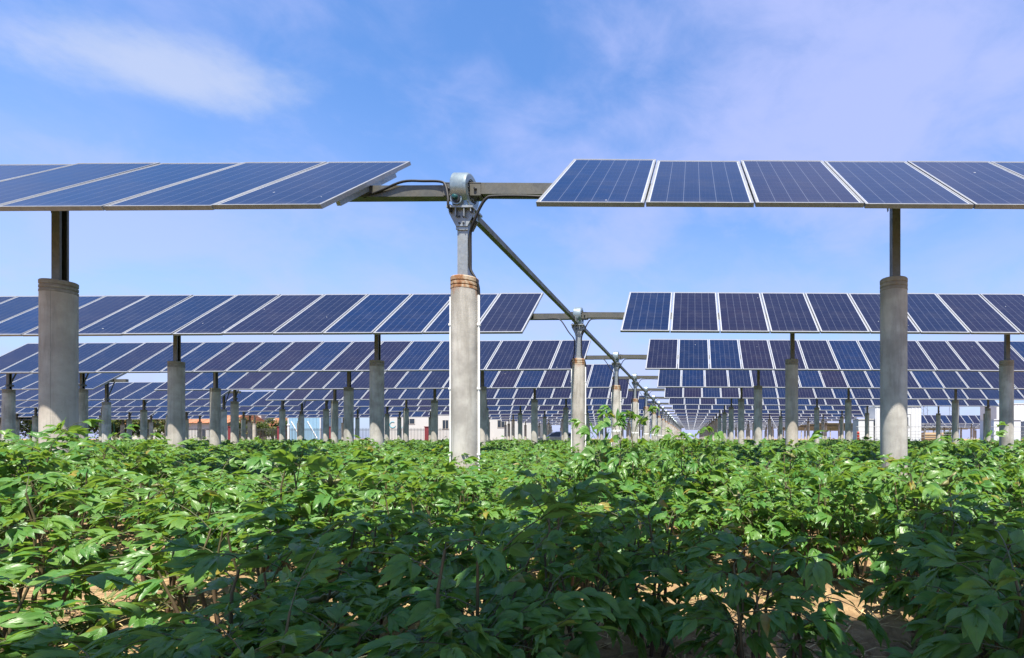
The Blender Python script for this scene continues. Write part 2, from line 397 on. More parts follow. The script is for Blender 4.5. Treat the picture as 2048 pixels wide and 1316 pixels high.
# ------------------------------------------------------------------ mesh builder
class MB:
    def __init__(s):
        s.v = []; s.f = []; s.m = []; s.uv = []; s.tint = []; s.smooth = []
    def quad(s, pts, mi=0, uvs=None, tint=0.0, smooth=False):
        b = len(s.v); s.v += [tuple(p) for p in pts]
        s.f.append(tuple(range(b, b + len(pts)))); s.m.append(mi); s.tint.append(tint); s.smooth.append(smooth)
        s.uv.append(uvs if uvs else [(0, 0)] * len(pts))
    def face(s, idx, mi=0, uvs=None, tint=0.0, smooth=False):
        s.f.append(tuple(idx)); s.m.append(mi); s.tint.append(tint); s.smooth.append(smooth)
        s.uv.append(uvs if uvs else [(0, 0)] * len(idx))
    def box(s, c, d, mi=0, rot=None, tint=0.0):
        c = Vector(c); hx, hy, hz_ = d[0] / 2, d[1] / 2, d[2] / 2
        P = [Vector((x, y, z)) for z in (-hz_, hz_) for y in (-hy, hy) for x in (-hx, hx)]
        if rot is not None: P = [rot @ p for p in P]
        b = len(s.v); s.v += [tuple(p + c) for p in P]
        for q in ((0, 2, 3, 1), (4, 5, 7, 6), (0, 1, 5, 4), (2, 6, 7, 3), (0, 4, 6, 2), (1, 3, 7, 5)):
            s.face([b + i for i in q], mi, None, tint)
        return s
    def bbox(s, x0, x1, y0, y1, z0, z1, mi=0):
        return s.box(((x0 + x1) / 2, (y0 + y1) / 2, (z0 + z1) / 2), (x1 - x0, y1 - y0, z1 - z0), mi)
    def tube(s, pts, rad, n=8, mi=0, cap=True):
        pts = [Vector(p) for p in pts]
        if not hasattr(rad, '__len__'): rad = [rad] * len(pts)
        rings = []
        up = Vector((0, 0, 1)); prev = None
        for i, p in enumerate(pts):
            a = pts[max(i - 1, 0)]; c = pts[min(i + 1, len(pts) - 1)]
            t = (c - a).normalized()
            if prev is None:
                q = Vector((1, 0, 0)) if abs(t.z) > 0.9 else up
                u = t.cross(q).normalized()
            else:
                u = (prev - t * prev.dot(t)).normalized()
            prev = u; vv = t.cross(u)
            b = len(s.v)
            for k in range(n):
                an = 2 * math.pi * k / n
                s.v.append(tuple(p + (u * math.cos(an) + vv * math.sin(an)) * rad[i]))
            rings.append(b)
        for i in range(len(rings) - 1):
            for k in range(n):
                k2 = (k + 1) % n
                s.face((rings[i] + k, rings[i] + k2, rings[i + 1] + k2, rings[i + 1] + k), mi, None, 0, True)
        if cap: s.caps(rings, n, mi)
        return s
    def caps(s, rings, n, mi):
        for r, rev in ((rings[0], True), (rings[-1], False)):
            b = len(s.v); s.v += s.v[r:r + n]
            q = list(range(b, b + n)); s.face(q[::-1] if rev else q, mi)
    def lathe(s, prof, n=32, mi=0, axis='z', c=(0, 0, 0), cap=True, smooth=True, sharp=True):
        c = Vector(c); rings = []; pairs = []
        if sharp: prof = [q for a_, b_ in zip(prof, prof[1:]) for q in (a_, b_)]
        for r, h in prof:
            b = len(s.v)
            for k in range(n):
                a = 2 * math.pi * k / n
                x, y = r * math.cos(a), r * math.sin(a)
                p = Vector((x, y, h)) if axis == 'z' else (Vector((h, x, y)) if axis == 'x' else Vector((y, h, x)))
                s.v.append(tuple(p + c))
            rings.append(b)
        for i in range(0, len(rings) - 1, 2 if sharp else 1):
            for k in range(n):
                k2 = (k + 1) % n
                s.face((rings[i] + k, rings[i] + k2, rings[i + 1] + k2, rings[i + 1] + k), mi, None, 0, smooth)
        if cap: s.caps(rings, n, mi)
        return s
    def prism(s, poly, y0, y1, mi=0):      # poly in x,z ; extruded along y
        n = len(poly); b = len(s.v)
        s.v += [(x, y0, z) for x, z in poly] + [(x, y1, z) for x, z in poly]
        s.face(list(range(b, b + n)), mi); s.face(list(range(b + n, b + 2 * n))[::-1], mi)
        for i in range(n):
            j = (i + 1) % n
            s.face((b + i, b + n + i, b + n + j, b + j), mi)
        return s
    def mesh(s, name, mats):
        me = bpy.data.meshes.new(name)
        me.from_pydata(s.v, [], s.f)
        for m in mats: me.materials.append(MATS[m])
        me.polygons.foreach_set('material_index', s.m)
        me.polygons.foreach_set('use_smooth', s.smooth)
        ul = me.uv_layers.new(name='UVMap')
        flat = [c for q in s.uv for p in q for c in p]
        ul.data.foreach_set('uv', flat)
        if any(s.tint):
            at = me.attributes.new('tint', 'FLOAT', 'FACE'); at.data.foreach_set('value', s.tint)
        me.update()
        return me
    def build(s, name, mats, parent=None, loc=(0, 0, 0)):
        if isinstance(mats, str): mats = [mats]
        return put(name, s.mesh(name, mats), parent, loc)

def put(name, me, parent=None, loc=(0, 0, 0), rot=(0, 0, 0), scale=(1, 1, 1)):
    o = bpy.data.objects.new(name, me); COL.objects.link(o)
    o.parent = parent; o.location = loc; o.rotation_euler = rot; o.scale = scale
    return o
def tag(o, label=None, cat=None, group=None, kind=None):
    if label: o['label'] = label
    if cat: o['category'] = cat
    if group: o['group'] = group
    if kind: o['kind'] = kind
    return o
def empty(name, loc=(0, 0, 0), rz=0.0):
    o = bpy.data.objects.new(name, None); COL.objects.link(o)
    o.location = loc; o.rotation_euler = (0, 0, rz); o.empty_display_size = 0.2
    return o
ORD = ['zeroth', 'first', 'second', 'third', 'fourth', 'fifth', 'sixth', 'seventh', 'eighth', 'ninth', 'tenth', 'eleventh', 'twelfth', 'thirteenth',
       'fourteenth', 'fifteenth', 'sixteenth', 'seventeenth', 'eighteenth', 'nineteenth', 'twentieth', 'twenty-first', 'twenty-second', 'twenty-third', 'twenty-fourth', 'twenty-fifth']
def ordn(i): return ORD[i] if i < len(ORD) else '%dth' % i
def photo_x(x, y): return CX + x / max(y, .05) * FPX
def in_view(x, y, m=90): return -m < photo_x(x, y) < 2048 + m

# ------------------------------------------------------------------ ground
def make_ground():
    def axis(near, far, step, grow):
        a = [0.0]; st = step
        while a[-1] < far:
            if a[-1] > near: st *= grow
            a.append(a[-1] + st)
        return a
    ys = [-40, -20, -8, -3, -1] + [0.5 + q for q in axis(5.5, 1600, 0.045, 1.16)]
    xp = axis(4.5, 1600, 0.05, 1.17)
    xs = [-q for q in xp[:0:-1]] + xp
    X, Y = np.meshgrid(np.array(xs), np.array(ys))
    rs = np.random.RandomState(3)
    Z = np.zeros_like(X)
    for amp, wl, cnt in ((0.018, 1.1, 7), (0.012, 0.42, 9), (0.010, 0.17, 12)):
        for _ in range(cnt):
            a = rs.uniform(0, 2 * np.pi); ph = rs.uniform(0, 6.28); k = 2 * np.pi / (wl * rs.uniform(0.7, 1.4))
            Z += amp / math.sqrt(cnt) * np.sin(k * (X * math.cos(a) + Y * math.sin(a)) + ph)
    fade = np.clip(1 - (np.hypot(X, Y) - 6) / 6, 0, 1)
    Z = Z * fade
    ny, nx = X.shape
    v = np.stack([X.ravel(), Y.ravel(), Z.ravel()], 1)
    f = [(j * nx + i, j * nx + i + 1, (j + 1) * nx + i + 1, (j + 1) * nx + i) for j in range(ny - 1) for i in range(nx - 1)]
    me = bpy.data.meshes.new('ground'); me.from_pydata(v.tolist(), [], f)
    me.polygons.foreach_set('use_smooth', [True] * len(f))
    me.materials.append(MATS['soil'])
    tag(put('ground', me), kind='structure')
make_ground()

# ------------------------------------------------------------------ solar rows
ROW0, ROWS = -0.07, 5.70            # y of the torque tube of row 0, row spacing
def row_y(k): return ROW0 + ROWS * k
TZ = H + 2.664                      # height of the torque tube
TILT = R(38.3)
PW, PL, PITCH = 0.992, 1.956, 1.009
OFF = 0.135
NRM = Vector((0, -math.sin(TILT), math.cos(TILT)))
SLP = Vector((0, math.cos(TILT), math.sin(TILT)))
HUBX = -2.445
LEND, RSTART = -3.40, -1.42
PILE_Z = H + 1.73
CROWN = 0.0055                       # the tubes fall away slightly from the hub line

def panel_meshes():
    fr = MB(); lip = 0.021; t_ = 0.040
    z1 = 0.0; z0 = -t_
    fr.bbox(-PW / 2, PW / 2, -PL / 2, -PL / 2 + lip, z0, z1)
    fr.bbox(-PW / 2, PW / 2, PL / 2 - lip, PL / 2, z0, z1)
    fr.bbox(-PW / 2, -PW / 2 + lip, -PL / 2 + lip, PL / 2 - lip, z0, z1)
    fr.bbox(PW / 2 - lip, PW / 2, -PL / 2 + lip, PL / 2 - lip, z0, z1)
    def sheet(mb, mi, mb_back, ox=0.0, tint=0.0, z=-0.004):
        a, b = PW / 2 - lip, PL / 2 - lip
        mb.quad([(ox - a, -b, z), (ox + a, -b, z), (ox + a, b, z), (ox - a, b, z)], mi, [(0, 0), (1, 0), (1, 1), (0, 1)], tint)
        mb.quad([(ox - a, -b, z - .006), (ox - a, b, z - .006), (ox + a, b, z - .006), (ox + a, -b, z - .006)], mb_back, None, tint)
    gl = MB(); sheet(gl, 0, 1)
    whole = MB(); whole.v = list(fr.v); whole.f = list(fr.f); whole.m = list(fr.m); whole.uv = list(fr.uv); whole.tint = list(fr.tint); whole.smooth = list(fr.smooth)
    sheet(whole, 1, 2)
    return fr.mesh('panel_frame', ['alu_frame']), gl.mesh('panel_glass', ['solar_cells', 'backsheet']), whole.mesh('solar_panel', ['alu_frame', 'solar_cells', 'backsheet'])
FRAME_ME, GLASS_ME, PANEL_ME = panel_meshes()

def panel_loc(x, sag=0.0):      # relative to a table empty at (0, row_y, TZ)
    return Vector((x, 0, sag)) + NRM * OFF

def build_table(k, xs, x_tube0, x_tube1, label, group, y=None, tilt=TILT, flip=False, strip=False, rails='ends', name='solar_table'):
    """one rotating table: torque tube, rails and panels whose centres are xs"""
    y = row_y(k) if y is None else y
    t = empty(name, (0, y, TZ))
    tag(t, label, 'solar panels', group)
    if k >= 1: t.rotation_euler = (0, CROWN if xs[-1] > 0 or xs[0] > 0 else -CROWN, 0)
    tilt += R(random.Random(k * 7 + len(xs)).uniform(-.6, .6)) if k > 1 else 0
    nrm = Vector((0, -math.sin(tilt), math.cos(tilt)))
    MB().bbox(x_tube0, x_tube1, -0.06, 0.06, -0.06, 0.06).build('torque_tube', 'galvanised_dull', t)
    rot = (tilt, 0, 0)
    rng = random.Random(int(k * 97 + xs[0] * 13))
    if not strip:
        for i, x in enumerate(xs):
            j = rng.uniform(-.003, .003)
            loc = Vector((x, 0, 0)) + nrm * (OFF + j)
            r2 = (tilt + R(rng.uniform(-.25, .25)), 0, 0)
            if k <= 2:
                p = put('panel', FRAME_ME, t, loc, r2)
                put('cell_sheet', GLASS_ME, p)
            else:
                put('panel', PANEL_ME, t, loc, r2)
    else:
        mb = MB(); M = Euler(rot).to_matrix()
        a, b = PW / 2, PL / 2; lip = .026
        for x in xs:
            o = Vector((x, 0, 0)) + nrm * OFF
            tt = rng.uniform(0.01, .99)
            mb.box(o - nrm * .022, (PW, PL, .036), 0, M)
            q = [o + M @ Vector(c) for c in ((-a + lip, -b + lip, .001), (a - lip, -b + lip, .001), (a - lip, b - lip, .001), (-a + lip, b - lip, .001))]
            mb.quad(q, 1, [(0, 0), (1, 0), (1, 1), (0, 1)], tt)
        o = mb.build('panel', ['alu_frame', 'solar_cells'], t); o['kind'] = 'stuff'
    # rails under the panels, along the slope
    M = Euler(rot).to_matrix()
    rx = []
    if rails == 'ends': rx = [xs[0], xs[-1]]
    elif rails == 'all': rx = list(xs)
    if rx:
        lo, hi = min(xs) - PW / 2, max(xs) + PW / 2
        rm = MB(); rm.bbox(-0.02, 0.02, -0.62, 0.62, -0.03, 0.03); rm.bbox(0.02, 0.045, -0.62, 0.62, 0.022, 0.03); rm = rm.mesh('rail', ['galvanised'])
        for x in rx:
            for s in (-1, 1):
                xx = x + s * 0.40
                if abs(x - min(xs)) < .01 and s < 0: xx = lo + 0.06
                if abs(x - max(xs)) < .01 and s > 0: xx = hi - 0.06
                put('rail', rm, t, Vector((xx, 0, 0)) + nrm * (OFF - .04 - .0305), rot)
    return t

def xs_left(n, x0=LEND): return [x0 - PW / 2 - i * PITCH for i in range(n)]
def xs_right(n, x0=RSTART): return [x0 + PW / 2 + i * PITCH for i in range(n)]
NROW = 23
def ext(y, xs, m=170):            # keep what the photo can see or what throws a shadow into it
    y2 = max(y, 1.5)
    return [x for x in xs if -m - 170 * (y < 12) < photo_x(x, y2 + .7) < 2048 + m + 170 * (y < 12)]
for k in range(0, NROW + 1):
    y = row_y(k)
    if k == 0:
        L, Rr = xs_left(3), xs_right(4)
    else:
        L = ext(y, xs_left(19)) if k < 15 else xs_left(13)
        nr = 21 if k <= 6 else {7: 14, 8: 16}.get(k, 19)
        Rr = ext(y, xs_right(nr))
    where = 'row overhead at the camera' if k == 0 else '%s row from the camera' % ordn(k)
    st = k >= 10
    rails = 'all' if k in (1, 2) else 'ends'
    if L:
        build_table(k, L, min(L) - .5, HUBX - 0.11, 'blue solar panels on a tube left of the drive hub, ' + where, 'tracker tables left of the hub line', strip=st, rails=rails)
    if Rr:
        build_table(k, Rr, HUBX + 0.11, max(Rr) + .5, 'blue solar panels on a tube right of the drive hub, ' + where, 'tracker tables right of the hub line', strip=st, rails=rails)
    # the block further left, beyond the gap
    if 4 <= k <= 9:
        n2 = {8: 19, 9: 16}.get(k, 19)
        L2 = ext(y, xs_left(n2, -25.1))
        if L2: build_table(k, L2, min(L2) - .5, -24.6, 'solar panels in the far-left block beyond the gap, ' + where, 'tracker tables of the far-left block', tilt=TILT - R(4), strip=False)
        if 6 <= k <= 9:
            L3 = ext(y, xs_left(19, -46.5))
            if L3: build_table(k, L3, min(L3) - .5, -46, 'solar panels at the left edge behind two gaps, ' + where, 'tracker tables at the left edge', strip=True)
# the block far to the right behind the cabins
for i, k in enumerate((12, 13, 14, 15, 16)):
    build_table(k, [31 + i * 1.2 + j * PITCH for j in range(30)], 30.5 + i * 1.2, 62 + i, 'distant solar panel row behind the white cabins, %s of its block' % ordn(i + 1), 'distant rows behind the cabins', y=70 + i * 6.2, strip=True)
for i in range(6):
    build_table(20 + i, [23.6 + j * PITCH for j in range(36)], 23, 60, 'distant solar rack seen from its shaded back, %s beyond the cabins' % ordn(i + 1), 'distant racks seen from behind', y=104 + i * 7, tilt=-R(30), strip=True, rails='all' if i == 0 else 'ends')

# ---- piles
def pile_mesh(name, rusty):
    mb = MB(); r = 0.139; zt = PILE_Z
    mb.lathe([(r, -0.6), (r, zt - 0.135), (r - .002, zt - 0.13)], 36, 0, cap=True)
    return mb.mesh(name, ['concrete_rusty' if rusty else 'concrete'])
def band_mesh(rusty):
    mb = MB(); r = .1395; z = PILE_Z
    mb.lathe([(r - .004, z - .132), (r + .002, z - .128), (r + .002, z - .105), (r - .006, z - .099), (r - .006, z - .093), (r + .002, z - .087), (r + .002, z - .062), (r - .006, z - .056),
              (r - .006, z - .050), (r + .002, z - .044), (r + .003, z - .008), (r - .004, z), (0.03, z + .001)], 36, 0)
    return mb.mesh('end_band', ['rust_band' if rusty else 'dark_band'])
PILE_ME, PILE_R_ME = pile_mesh('concrete_shaft', False), pile_mesh('concrete_shaft', True)
BAND_ME, BAND_R_ME = band_mesh(False), band_mesh(True)
def post_mesh():
    mb = MB(); z0, z1 = PILE_Z + .002, TZ - .11
    mb.bbox(-.052, -.044, -.055, .055, z0, z1)                 # web
    mb.bbox(-.0438, .05, -.055, -.047, z0, z1); mb.bbox(-.0438, .05, .047, .055, z0, z1)      # flanges
    mb.bbox(.042, .0502, -.0468, -.03, z0, z1); mb.bbox(.042, .0502, .03, .0468, z0, z1)    # lips
    return mb.mesh('steel_post', ['galvanised_dull'])
POST_ME = post_mesh()
def saddle_mesh():
    mb = MB()
    mb.bbox(-.075, .075, -.085, .085, TZ - .109, TZ - .085)
    mb.bbox(-.03, .03, -.085, -.064, TZ - .0848, TZ + .075); mb.bbox(-.03, .03, .064, .085, TZ - .0848, TZ + .075)
    mb.bbox(-.03, .03, -.085, .085, TZ + .0752, TZ + .088)
    mb.prism([(-.075, TZ - .11), (-.0605, TZ - .11), (-.0605, TZ - .20)], -.02, .02)
    return mb.mesh('tube_saddle', ['galvanised_dull'])
SADDLE_ME = saddle_mesh()
def strut_mesh():
    mb = MB()
    mb.tube([(0.03, 0, PILE_Z + .12), (.03, .30, TZ - .02)], .022, 6)
    mb.bbox(.0, .06, -.09, .09, PILE_Z + .09, PILE_Z + .15)
    return mb.mesh('brace', ['galvanised_dull'])
STRUT_ME = strut_mesh()

def build_pile(x, k, label, group, y=None, strut=False, full=True):
    y = row_y(k) if y is None else y
    t = empty('concrete_pile', (x, y, -CROWN * abs(x)), random.uniform(-.06, .06))
    tag(t, label, 'pile', group)
    put('concrete_shaft', PILE_ME, t, rot=(0, 0, random.uniform(0, 6)))
    put('end_band', BAND_ME, t)
    put('steel_post', POST_ME, t, (.015, 0, 0), scale=(.84, .80, 1))
    put('tube_saddle', SADDLE_ME, t)
    if strut: put('brace', STRUT_ME, t)
    return t
for k in range(1, NROW + 1):
    y = row_y(k)
    rowtxt = '%s row from the camera' % ordn(k)
    right_lim = 19.9 if k <= 6 else {7: 12.8, 8: 14.8}.get(k, 18)
    for i in range(5):
        x = 2.19 + 4.67 * i
        if i == 4: x = 19.3
        if x < right_lim and in_view(x, y):
            build_pile(x, k, 'concrete pile with steel post, %s right of the hub pile, %s' % (ordn(i + 1), rowtxt), 'piles right of the hub line', strut=(i >= 3 and k > 3))
    for i in range(5):
        x = -6.83 - 4.36 * i
        if i == 4: x = -22.3
        if k >= 15 and i > 1: continue
        if in_view(x, y):
            build_pile(x, k, 'concrete pile with steel post, %s left of the hub pile, %s' % (ordn(i + 1), rowtxt), 'piles left of the hub line', strut=(i >= 3))
    if 4 <= k <= 9:
        for i in range(5):
            x = -25.5 - 4.36 * i
            if in_view(x, y):
                build_pile(x, k, 'concrete pile with braced post, %s left of the block gap, %s' % (ordn(i + 1), rowtxt), 'piles of the far-left block', strut=True)
for k in range(6, 10):
    for i in range(4):
        x = -47.2 - 4.36 * i
        if in_view(x, row_y(k)):
            build_pile(x, k, 'thin distant pile at the left edge, %s beyond the second gap, %s row' % (ordn(i + 1), ordn(k)), 'piles at the left edge', strut=True)
for i in range(5):
    for j in range(4):
        build_pile(33 + i * 1.2 + j * 4.67, 0, 'distant pale pile behind the white cabins, %s in %s row' % (ordn(j + 1), ordn(i + 1)), 'piles behind the cabins', y=70 + i * 6.2)
for i in range(3):
    for j in range(5):
        build_pile(25 + j * 4.67, 0, 'distant pile under the shaded racks, %s in %s row' % (ordn(j + 1), ordn(i + 1)), 'piles under the shaded racks', y=104 + i * 7)

# ---- hub piles with slew drives, shafts and cables
def hub_post_mesh():
    mb = MB(); z0, z1 = PILE_Z + .002, TZ - .222
    mb.bbox(-.055, .055, -.055, .055, z0, z1)
    return mb.mesh('steel_post', ['galvanised'])
def bracket_mesh():
    mb = MB(); zt = TZ - .20
    mb.bbox(-.14, .14, -.13, .13, zt - .0215, zt)                     # top plate
    for yy in (-.075, .075):                                         # face gussets
        mb.prism([(-.135, zt - .022), (.135, zt - .022), (.135, zt - .06), (.062, zt - .20), (-.062, zt - .20), (-.135, zt - .06)], yy - .005, yy + .005)
    for xx in (-.115, -.045, .045, .115):
        d = .10 if abs(xx) > .1 else .19
        b = len(mb.v)
        mb.bbox(xx - .004, xx + .004, -.0695, .0695, zt - d, zt - .0222)
        mb.bbox(xx - .004, xx + .004, -.125, -.0803, zt - d * .6, zt - .0222)
    mb.bbox(-.064, .064, -.0692, -.0558, zt - .235, zt - .0222)
    return mb.mesh('bracket', ['galvanised'])
def bolt_head(mb, c, axis, r=.014, h=.016):
    mb.lathe([(r, 0), (r, h), (r * .6, h + .002)], 6, 0, axis, c, smooth=False)
HUBPOST_ME, BRACKET_ME = hub_post_mesh(), bracket_mesh()
def bolts_bracket():
    mb = MB(); zt = TZ - .20
    for x in (-.11, .11):
        bolt_head(mb, (x, -.1, zt + .0005), 'z', .013); bolt_head(mb, (x, .1, zt + .0005), 'z', .013)
        mb.lathe([(.014, -.06), (.014, -.0225)], 6, 0, 'z', (x, -.1, zt), smooth=False)
    for x in (-.022, .022):
        for dz in (-.10, -.17): mb.lathe([(.011, -.088), (.011, -.0697)], 6, 0, 'y', (x, 0, zt + dz), smooth=False)
    return mb.mesh('bolt', ['bolt_steel'])
BOLTB_ME = bolts_bracket()

def slew_meshes():
    out = {}
    mb = MB(); R0 = .188                                            # gear ring, axis along the tube
    mb.lathe([(.10, -.083), (R0 - .012, -.083), (R0, -.072), (R0, .066), (R0 - .010, .083), (R0 - .022, .085), (.125, .085), (.12, .074), (.085, .074)], 44, 0, 'x', (0, 0, 0))
    out['gear_ring'] = mb.mesh('gear_ring', ['drive_paint'])
    mb = MB()                                                       # worm housing below the ring, axis along depth
    mb.prism([(-.075, -.197), (.075, -.197), (.075, -.11), (.06, -.07), (-.06, -.07), (-.075, -.11)], -.12, .12)
    mb.bbox(-.075, .022, -.135, -.1202, -.195, -.075)
    mb.lathe([(.062, -.15), (.062, .16)], 24, 0, 'y', (-.028, 0, -.137))
    out['worm_housing'] = mb.mesh('worm_housing', ['drive_paint'])
    mb = MB(); mb.lathe([(.045, -.166), (.045, -.1505)], 20, 0, 'y', (-.028, 0, -.137))
    out['seal'] = mb.mesh('seal', ['bolt_steel'])
    mb = MB(); mb.lathe([(.010, -.196), (.022, -.192), (.03, -.1665)], 18, 0, 'y', (-.030, 0, -.130))
    out['cap'] = mb.mesh('end_cap', ['teal_cap'])
    mb = MB()
    mb.bbox(.0855, .20, -.072, .072, -.0695, -.0605); mb.bbox(.0855, .20, -.072, .072, .0605, .0695)
    mb.bbox(.0855, .20, -.0695, -.0605, -.0606, .0606); mb.bbox(.0855, .20, .0605, .0695, -.0606, .0606)
    out['sleeve'] = mb.mesh('tube_sleeve', ['galvanised_dull'])
    mb = MB(); bolt_head(mb, (0, 0, 0), 'z', .016, .018); out['bolt'] = mb.mesh('bolt', ['bolt_steel'])
    mb = MB(); mb.lathe([(.011, 0), (.011, .014)], 6, 0, 'x', smooth=False); out['ring_bolt'] = mb.mesh('bolt', ['bolt_steel'])
    return out
SLEW = slew_meshes()
SHAFT_ME = MB().box((0, ROWS / 2, 0), (.07, ROWS - .62, .07)).mesh('shaft_tube', ['galvanised_dull'])
def coupling():
    mb = MB()
    mb.bbox(-.043, .043, .15, .34, -.043, .043)
    mb.lathe([(.03, .10), (.03, .1498)], 14, 0, 'y')
    return mb.mesh('coupling', ['galvanised'])
COUP_ME = coupling()
COUP2_ME = MB().bbox(-.043, .043, ROWS - .34, ROWS - .17, -.043, .043).mesh('coupling', ['galvanised'])

for k in range(1, NROW + 1):
    y = row_y(k); rowtxt = '%s row from the camera' % ordn(k)
    t = empty('hub_pile', (HUBX, y, 0))
    tag(t, 'rust-topped concrete pile with white conduits under the drive hub, ' + rowtxt, 'pile', 'hub piles with white conduits')
    put('concrete_shaft', PILE_R_ME, t, rot=(0, 0, k * 1.7)); put('end_band', BAND_R_ME, t, rot=(0, 0, k * 2.1 + .4))
    put('steel_post', HUBPOST_ME, t); put('bracket', BRACKET_ME, t)
    if k <= 6: put('bolt', BOLTB_ME, t)['kind'] = 'stuff'
    if k <= 12:
        for s, top in ((-1, PILE_Z - .20), (1, PILE_Z - .17)):
            cx = math.cos(R(-28)) * .153 * s
            cyy = math.sin(R(-28)) * .153 * (-1 if s > 0 else 1)
            mb = MB(); mb.tube([(s * .152, .0, -.1), (s * .152, .0, 1.2), (s * .152, 0, top)], .0125, 10)
            c = mb.build('conduit', 'white_pvc', t)
            for z in (.62, 1.33, 2.02):
                m2 = MB(); m2.bbox(min(s * .139, s * .168), max(s * .139, s * .168), -.017, .017, z, z + .02); m2.build('clip', 'white_pvc', c)
        if k > 2:
            MB().lathe([(.141, 1.02), (.1425, 1.03), (.1425, 1.07), (.141, 1.08)], 24, 0, cap=False).build('strap', 'white_pvc', t)
    sl = empty('slew_drive', (HUBX, y, TZ))
    tag(sl, 'grey round slew drive on top of the hub pile, ' + rowtxt, 'slew drive', 'slew drives on the hub piles')
    put('gear_ring', SLEW['gear_ring'], sl); put('worm_housing', SLEW['worm_housing'], sl); put('tube_sleeve', SLEW['sleeve'], sl); put('tube_sleeve', SLEW['sleeve'], sl, (0, 0, 0), (0, 0, math.pi))
    put('seal', SLEW['seal'], sl)
    if k == 1: put('end_cap', SLEW['cap'], sl)
    if k <= 3:
        for s in (-1, 1):
            put('bolt', SLEW['bolt'], sl, (s * .145, 0, .0697)); put('bolt', SLEW['bolt'], sl, (s * .145, 0, -.0697), (math.pi, 0, 0))
            put('bolt', SLEW['bolt'], sl, (s * .145, -.0697, 0), (R(90), 0, 0))
        for a in range(12):
            an = a * math.pi / 6
            put('bolt', SLEW['ring_bolt'], sl, (.0745, .102 * math.cos(an), .102 * math.sin(an)))
    if k < NROW:
        s = empty('drive_shaft', (HUBX - .028, y, TZ - .137))
        tag(s, 'square steel drive shaft from the %s row hub to the %s row hub' % (ordn(k), ordn(k + 1)), 'drive shaft', 'drive shafts between the hubs')
        put('shaft_tube', SHAFT_ME, s); put('coupling', COUP_ME, s); put('coupling', COUP2_ME, s)
    if k <= 8:
        # cables: coordinates relative to hub
        if k == 1:
            ca = [(-1.06, -.04, -.075), (-.86, -.075, -.02), (-.62, -.085, .07), (-.40, -.08, .078), (-.22, -.085, .07), (-.16, -.10, .02), (-.12, -.13, -.12), (-.115, -.135, -.20), (-.10, -.10, -.26)]
        else:
            ca = [(-.95, -.05, -.08), (-.75, -.085, -.09), (-.50, -.085, -.075), (-.36, -.085, -.12), (-.20, -.08, -.36), (-.09, -.075, -.50), (-.07, -.07, -.62), (-.09, -.07, -.90), (-.155, -.05, -1.0), (-.153, -.01, -1.13)]
        cb = [(1.05, -.05, -.09), (.70, -.075, -.08), (.36, -.085, -.085), (.27, -.09, -.11), (.20, -.09, -.21), (.13, -.08, -.36), (.075, -.04, -.48), (.072, -.03, -.70), (.075, -.03, -.84), (.12, -.03, -.93), (.15, -.01, -1.02), (.153, 0, -1.11)]
        def smooth(pts, n=5):
            P = [Vector(p) for p in pts]; out = []
            for i in range(len(P) - 1):
                p0, p1, p2, p3 = P[max(i - 1, 0)], P[i], P[i + 1], P[min(i + 2, len(P) - 1)]
                for j in range(n):
                    u = j / n
                    out.append(0.5 * ((2 * p1) + (p2 - p0) * u + (2 * p0 - 5 * p1 + 4 * p2 - p3) * u * u + (3 * p1 - p0 - 3 * p2 + p3) * u ** 3))
            out.append(P[-1]); return out
        for pts, side in ((ca, 'left'), (cb, 'right')):
            mb = MB(); mb.tube(smooth(pts), .013 if k > 1 or side == 'left' else .015, 7)
            tag(mb.build('power_cable', 'black_rubber', None, (HUBX, y, TZ)), 'black cable drooping from the tube %s of the hub, %s' % (side, rowtxt), 'cable', 'cables at the drive hubs')

# ------------------------------------------------------------------ peony plants
def leaflet(mb, base, M, L, W, droop, fold, nl=6, nw=2, mi=0, tint=0.0, rng=random, lobe=0.0):
    """leaf blade: base point, orientation M (x across, y along, z up)"""
    n0 = len(mb.v)
    ph = rng.uniform(0, 6.28); wav = rng.uniform(.02, .06) * L
    twist = rng.uniform(-.35, .35)
    for i in range(nl + 1):
        t = i / nl
        prof = math.sin(math.pi * min(1, t ** 0.76 * .985 + .012)) ** 1.08 * (1 - .12 * t)
        if i == nl: prof = 0.02
        if i == 0: prof = 0.08
        w_ = W * prof
        ang = droop * t
        # arc
        yy = L * (math.sin(droop * t) / droop if abs(droop) > 1e-3 else t)
        zz_ = -L * ((1 - math.cos(droop * t)) / droop if abs(droop) > 1e-3 else 0)
        for j in range(-nw, nw + 1):
            s = j / nw
            x = s * w_
            zf = abs(s) * w_ * fold - (s * s) * w_ * .25 * fold
            zf += wav * math.sin(ph + t * 7 + (2 if s > 0 else 0)) * s * s
            z = zf * math.cos(ang); y2 = zf * math.sin(ang)
            p = Vector((x * math.cos(twist * t), yy + y2, zz_ + z + x * math.sin(twist * t)))
            mb.v.append(tuple(base + M @ p))
    ncol = 2 * nw + 1
    for i in range(nl):
        for j in range(2 * nw):
            a = n0 + i * ncol + j
            u0, u1 = j / (2 * nw), (j + 1) / (2 * nw); v0, v1 = i / nl, (i + 1) / nl
            mb.face((a, a + 1, a + ncol + 1, a + ncol), mi, [(u0, v0), (u1, v0), (u1, v1), (u0, v1)], tint, True)

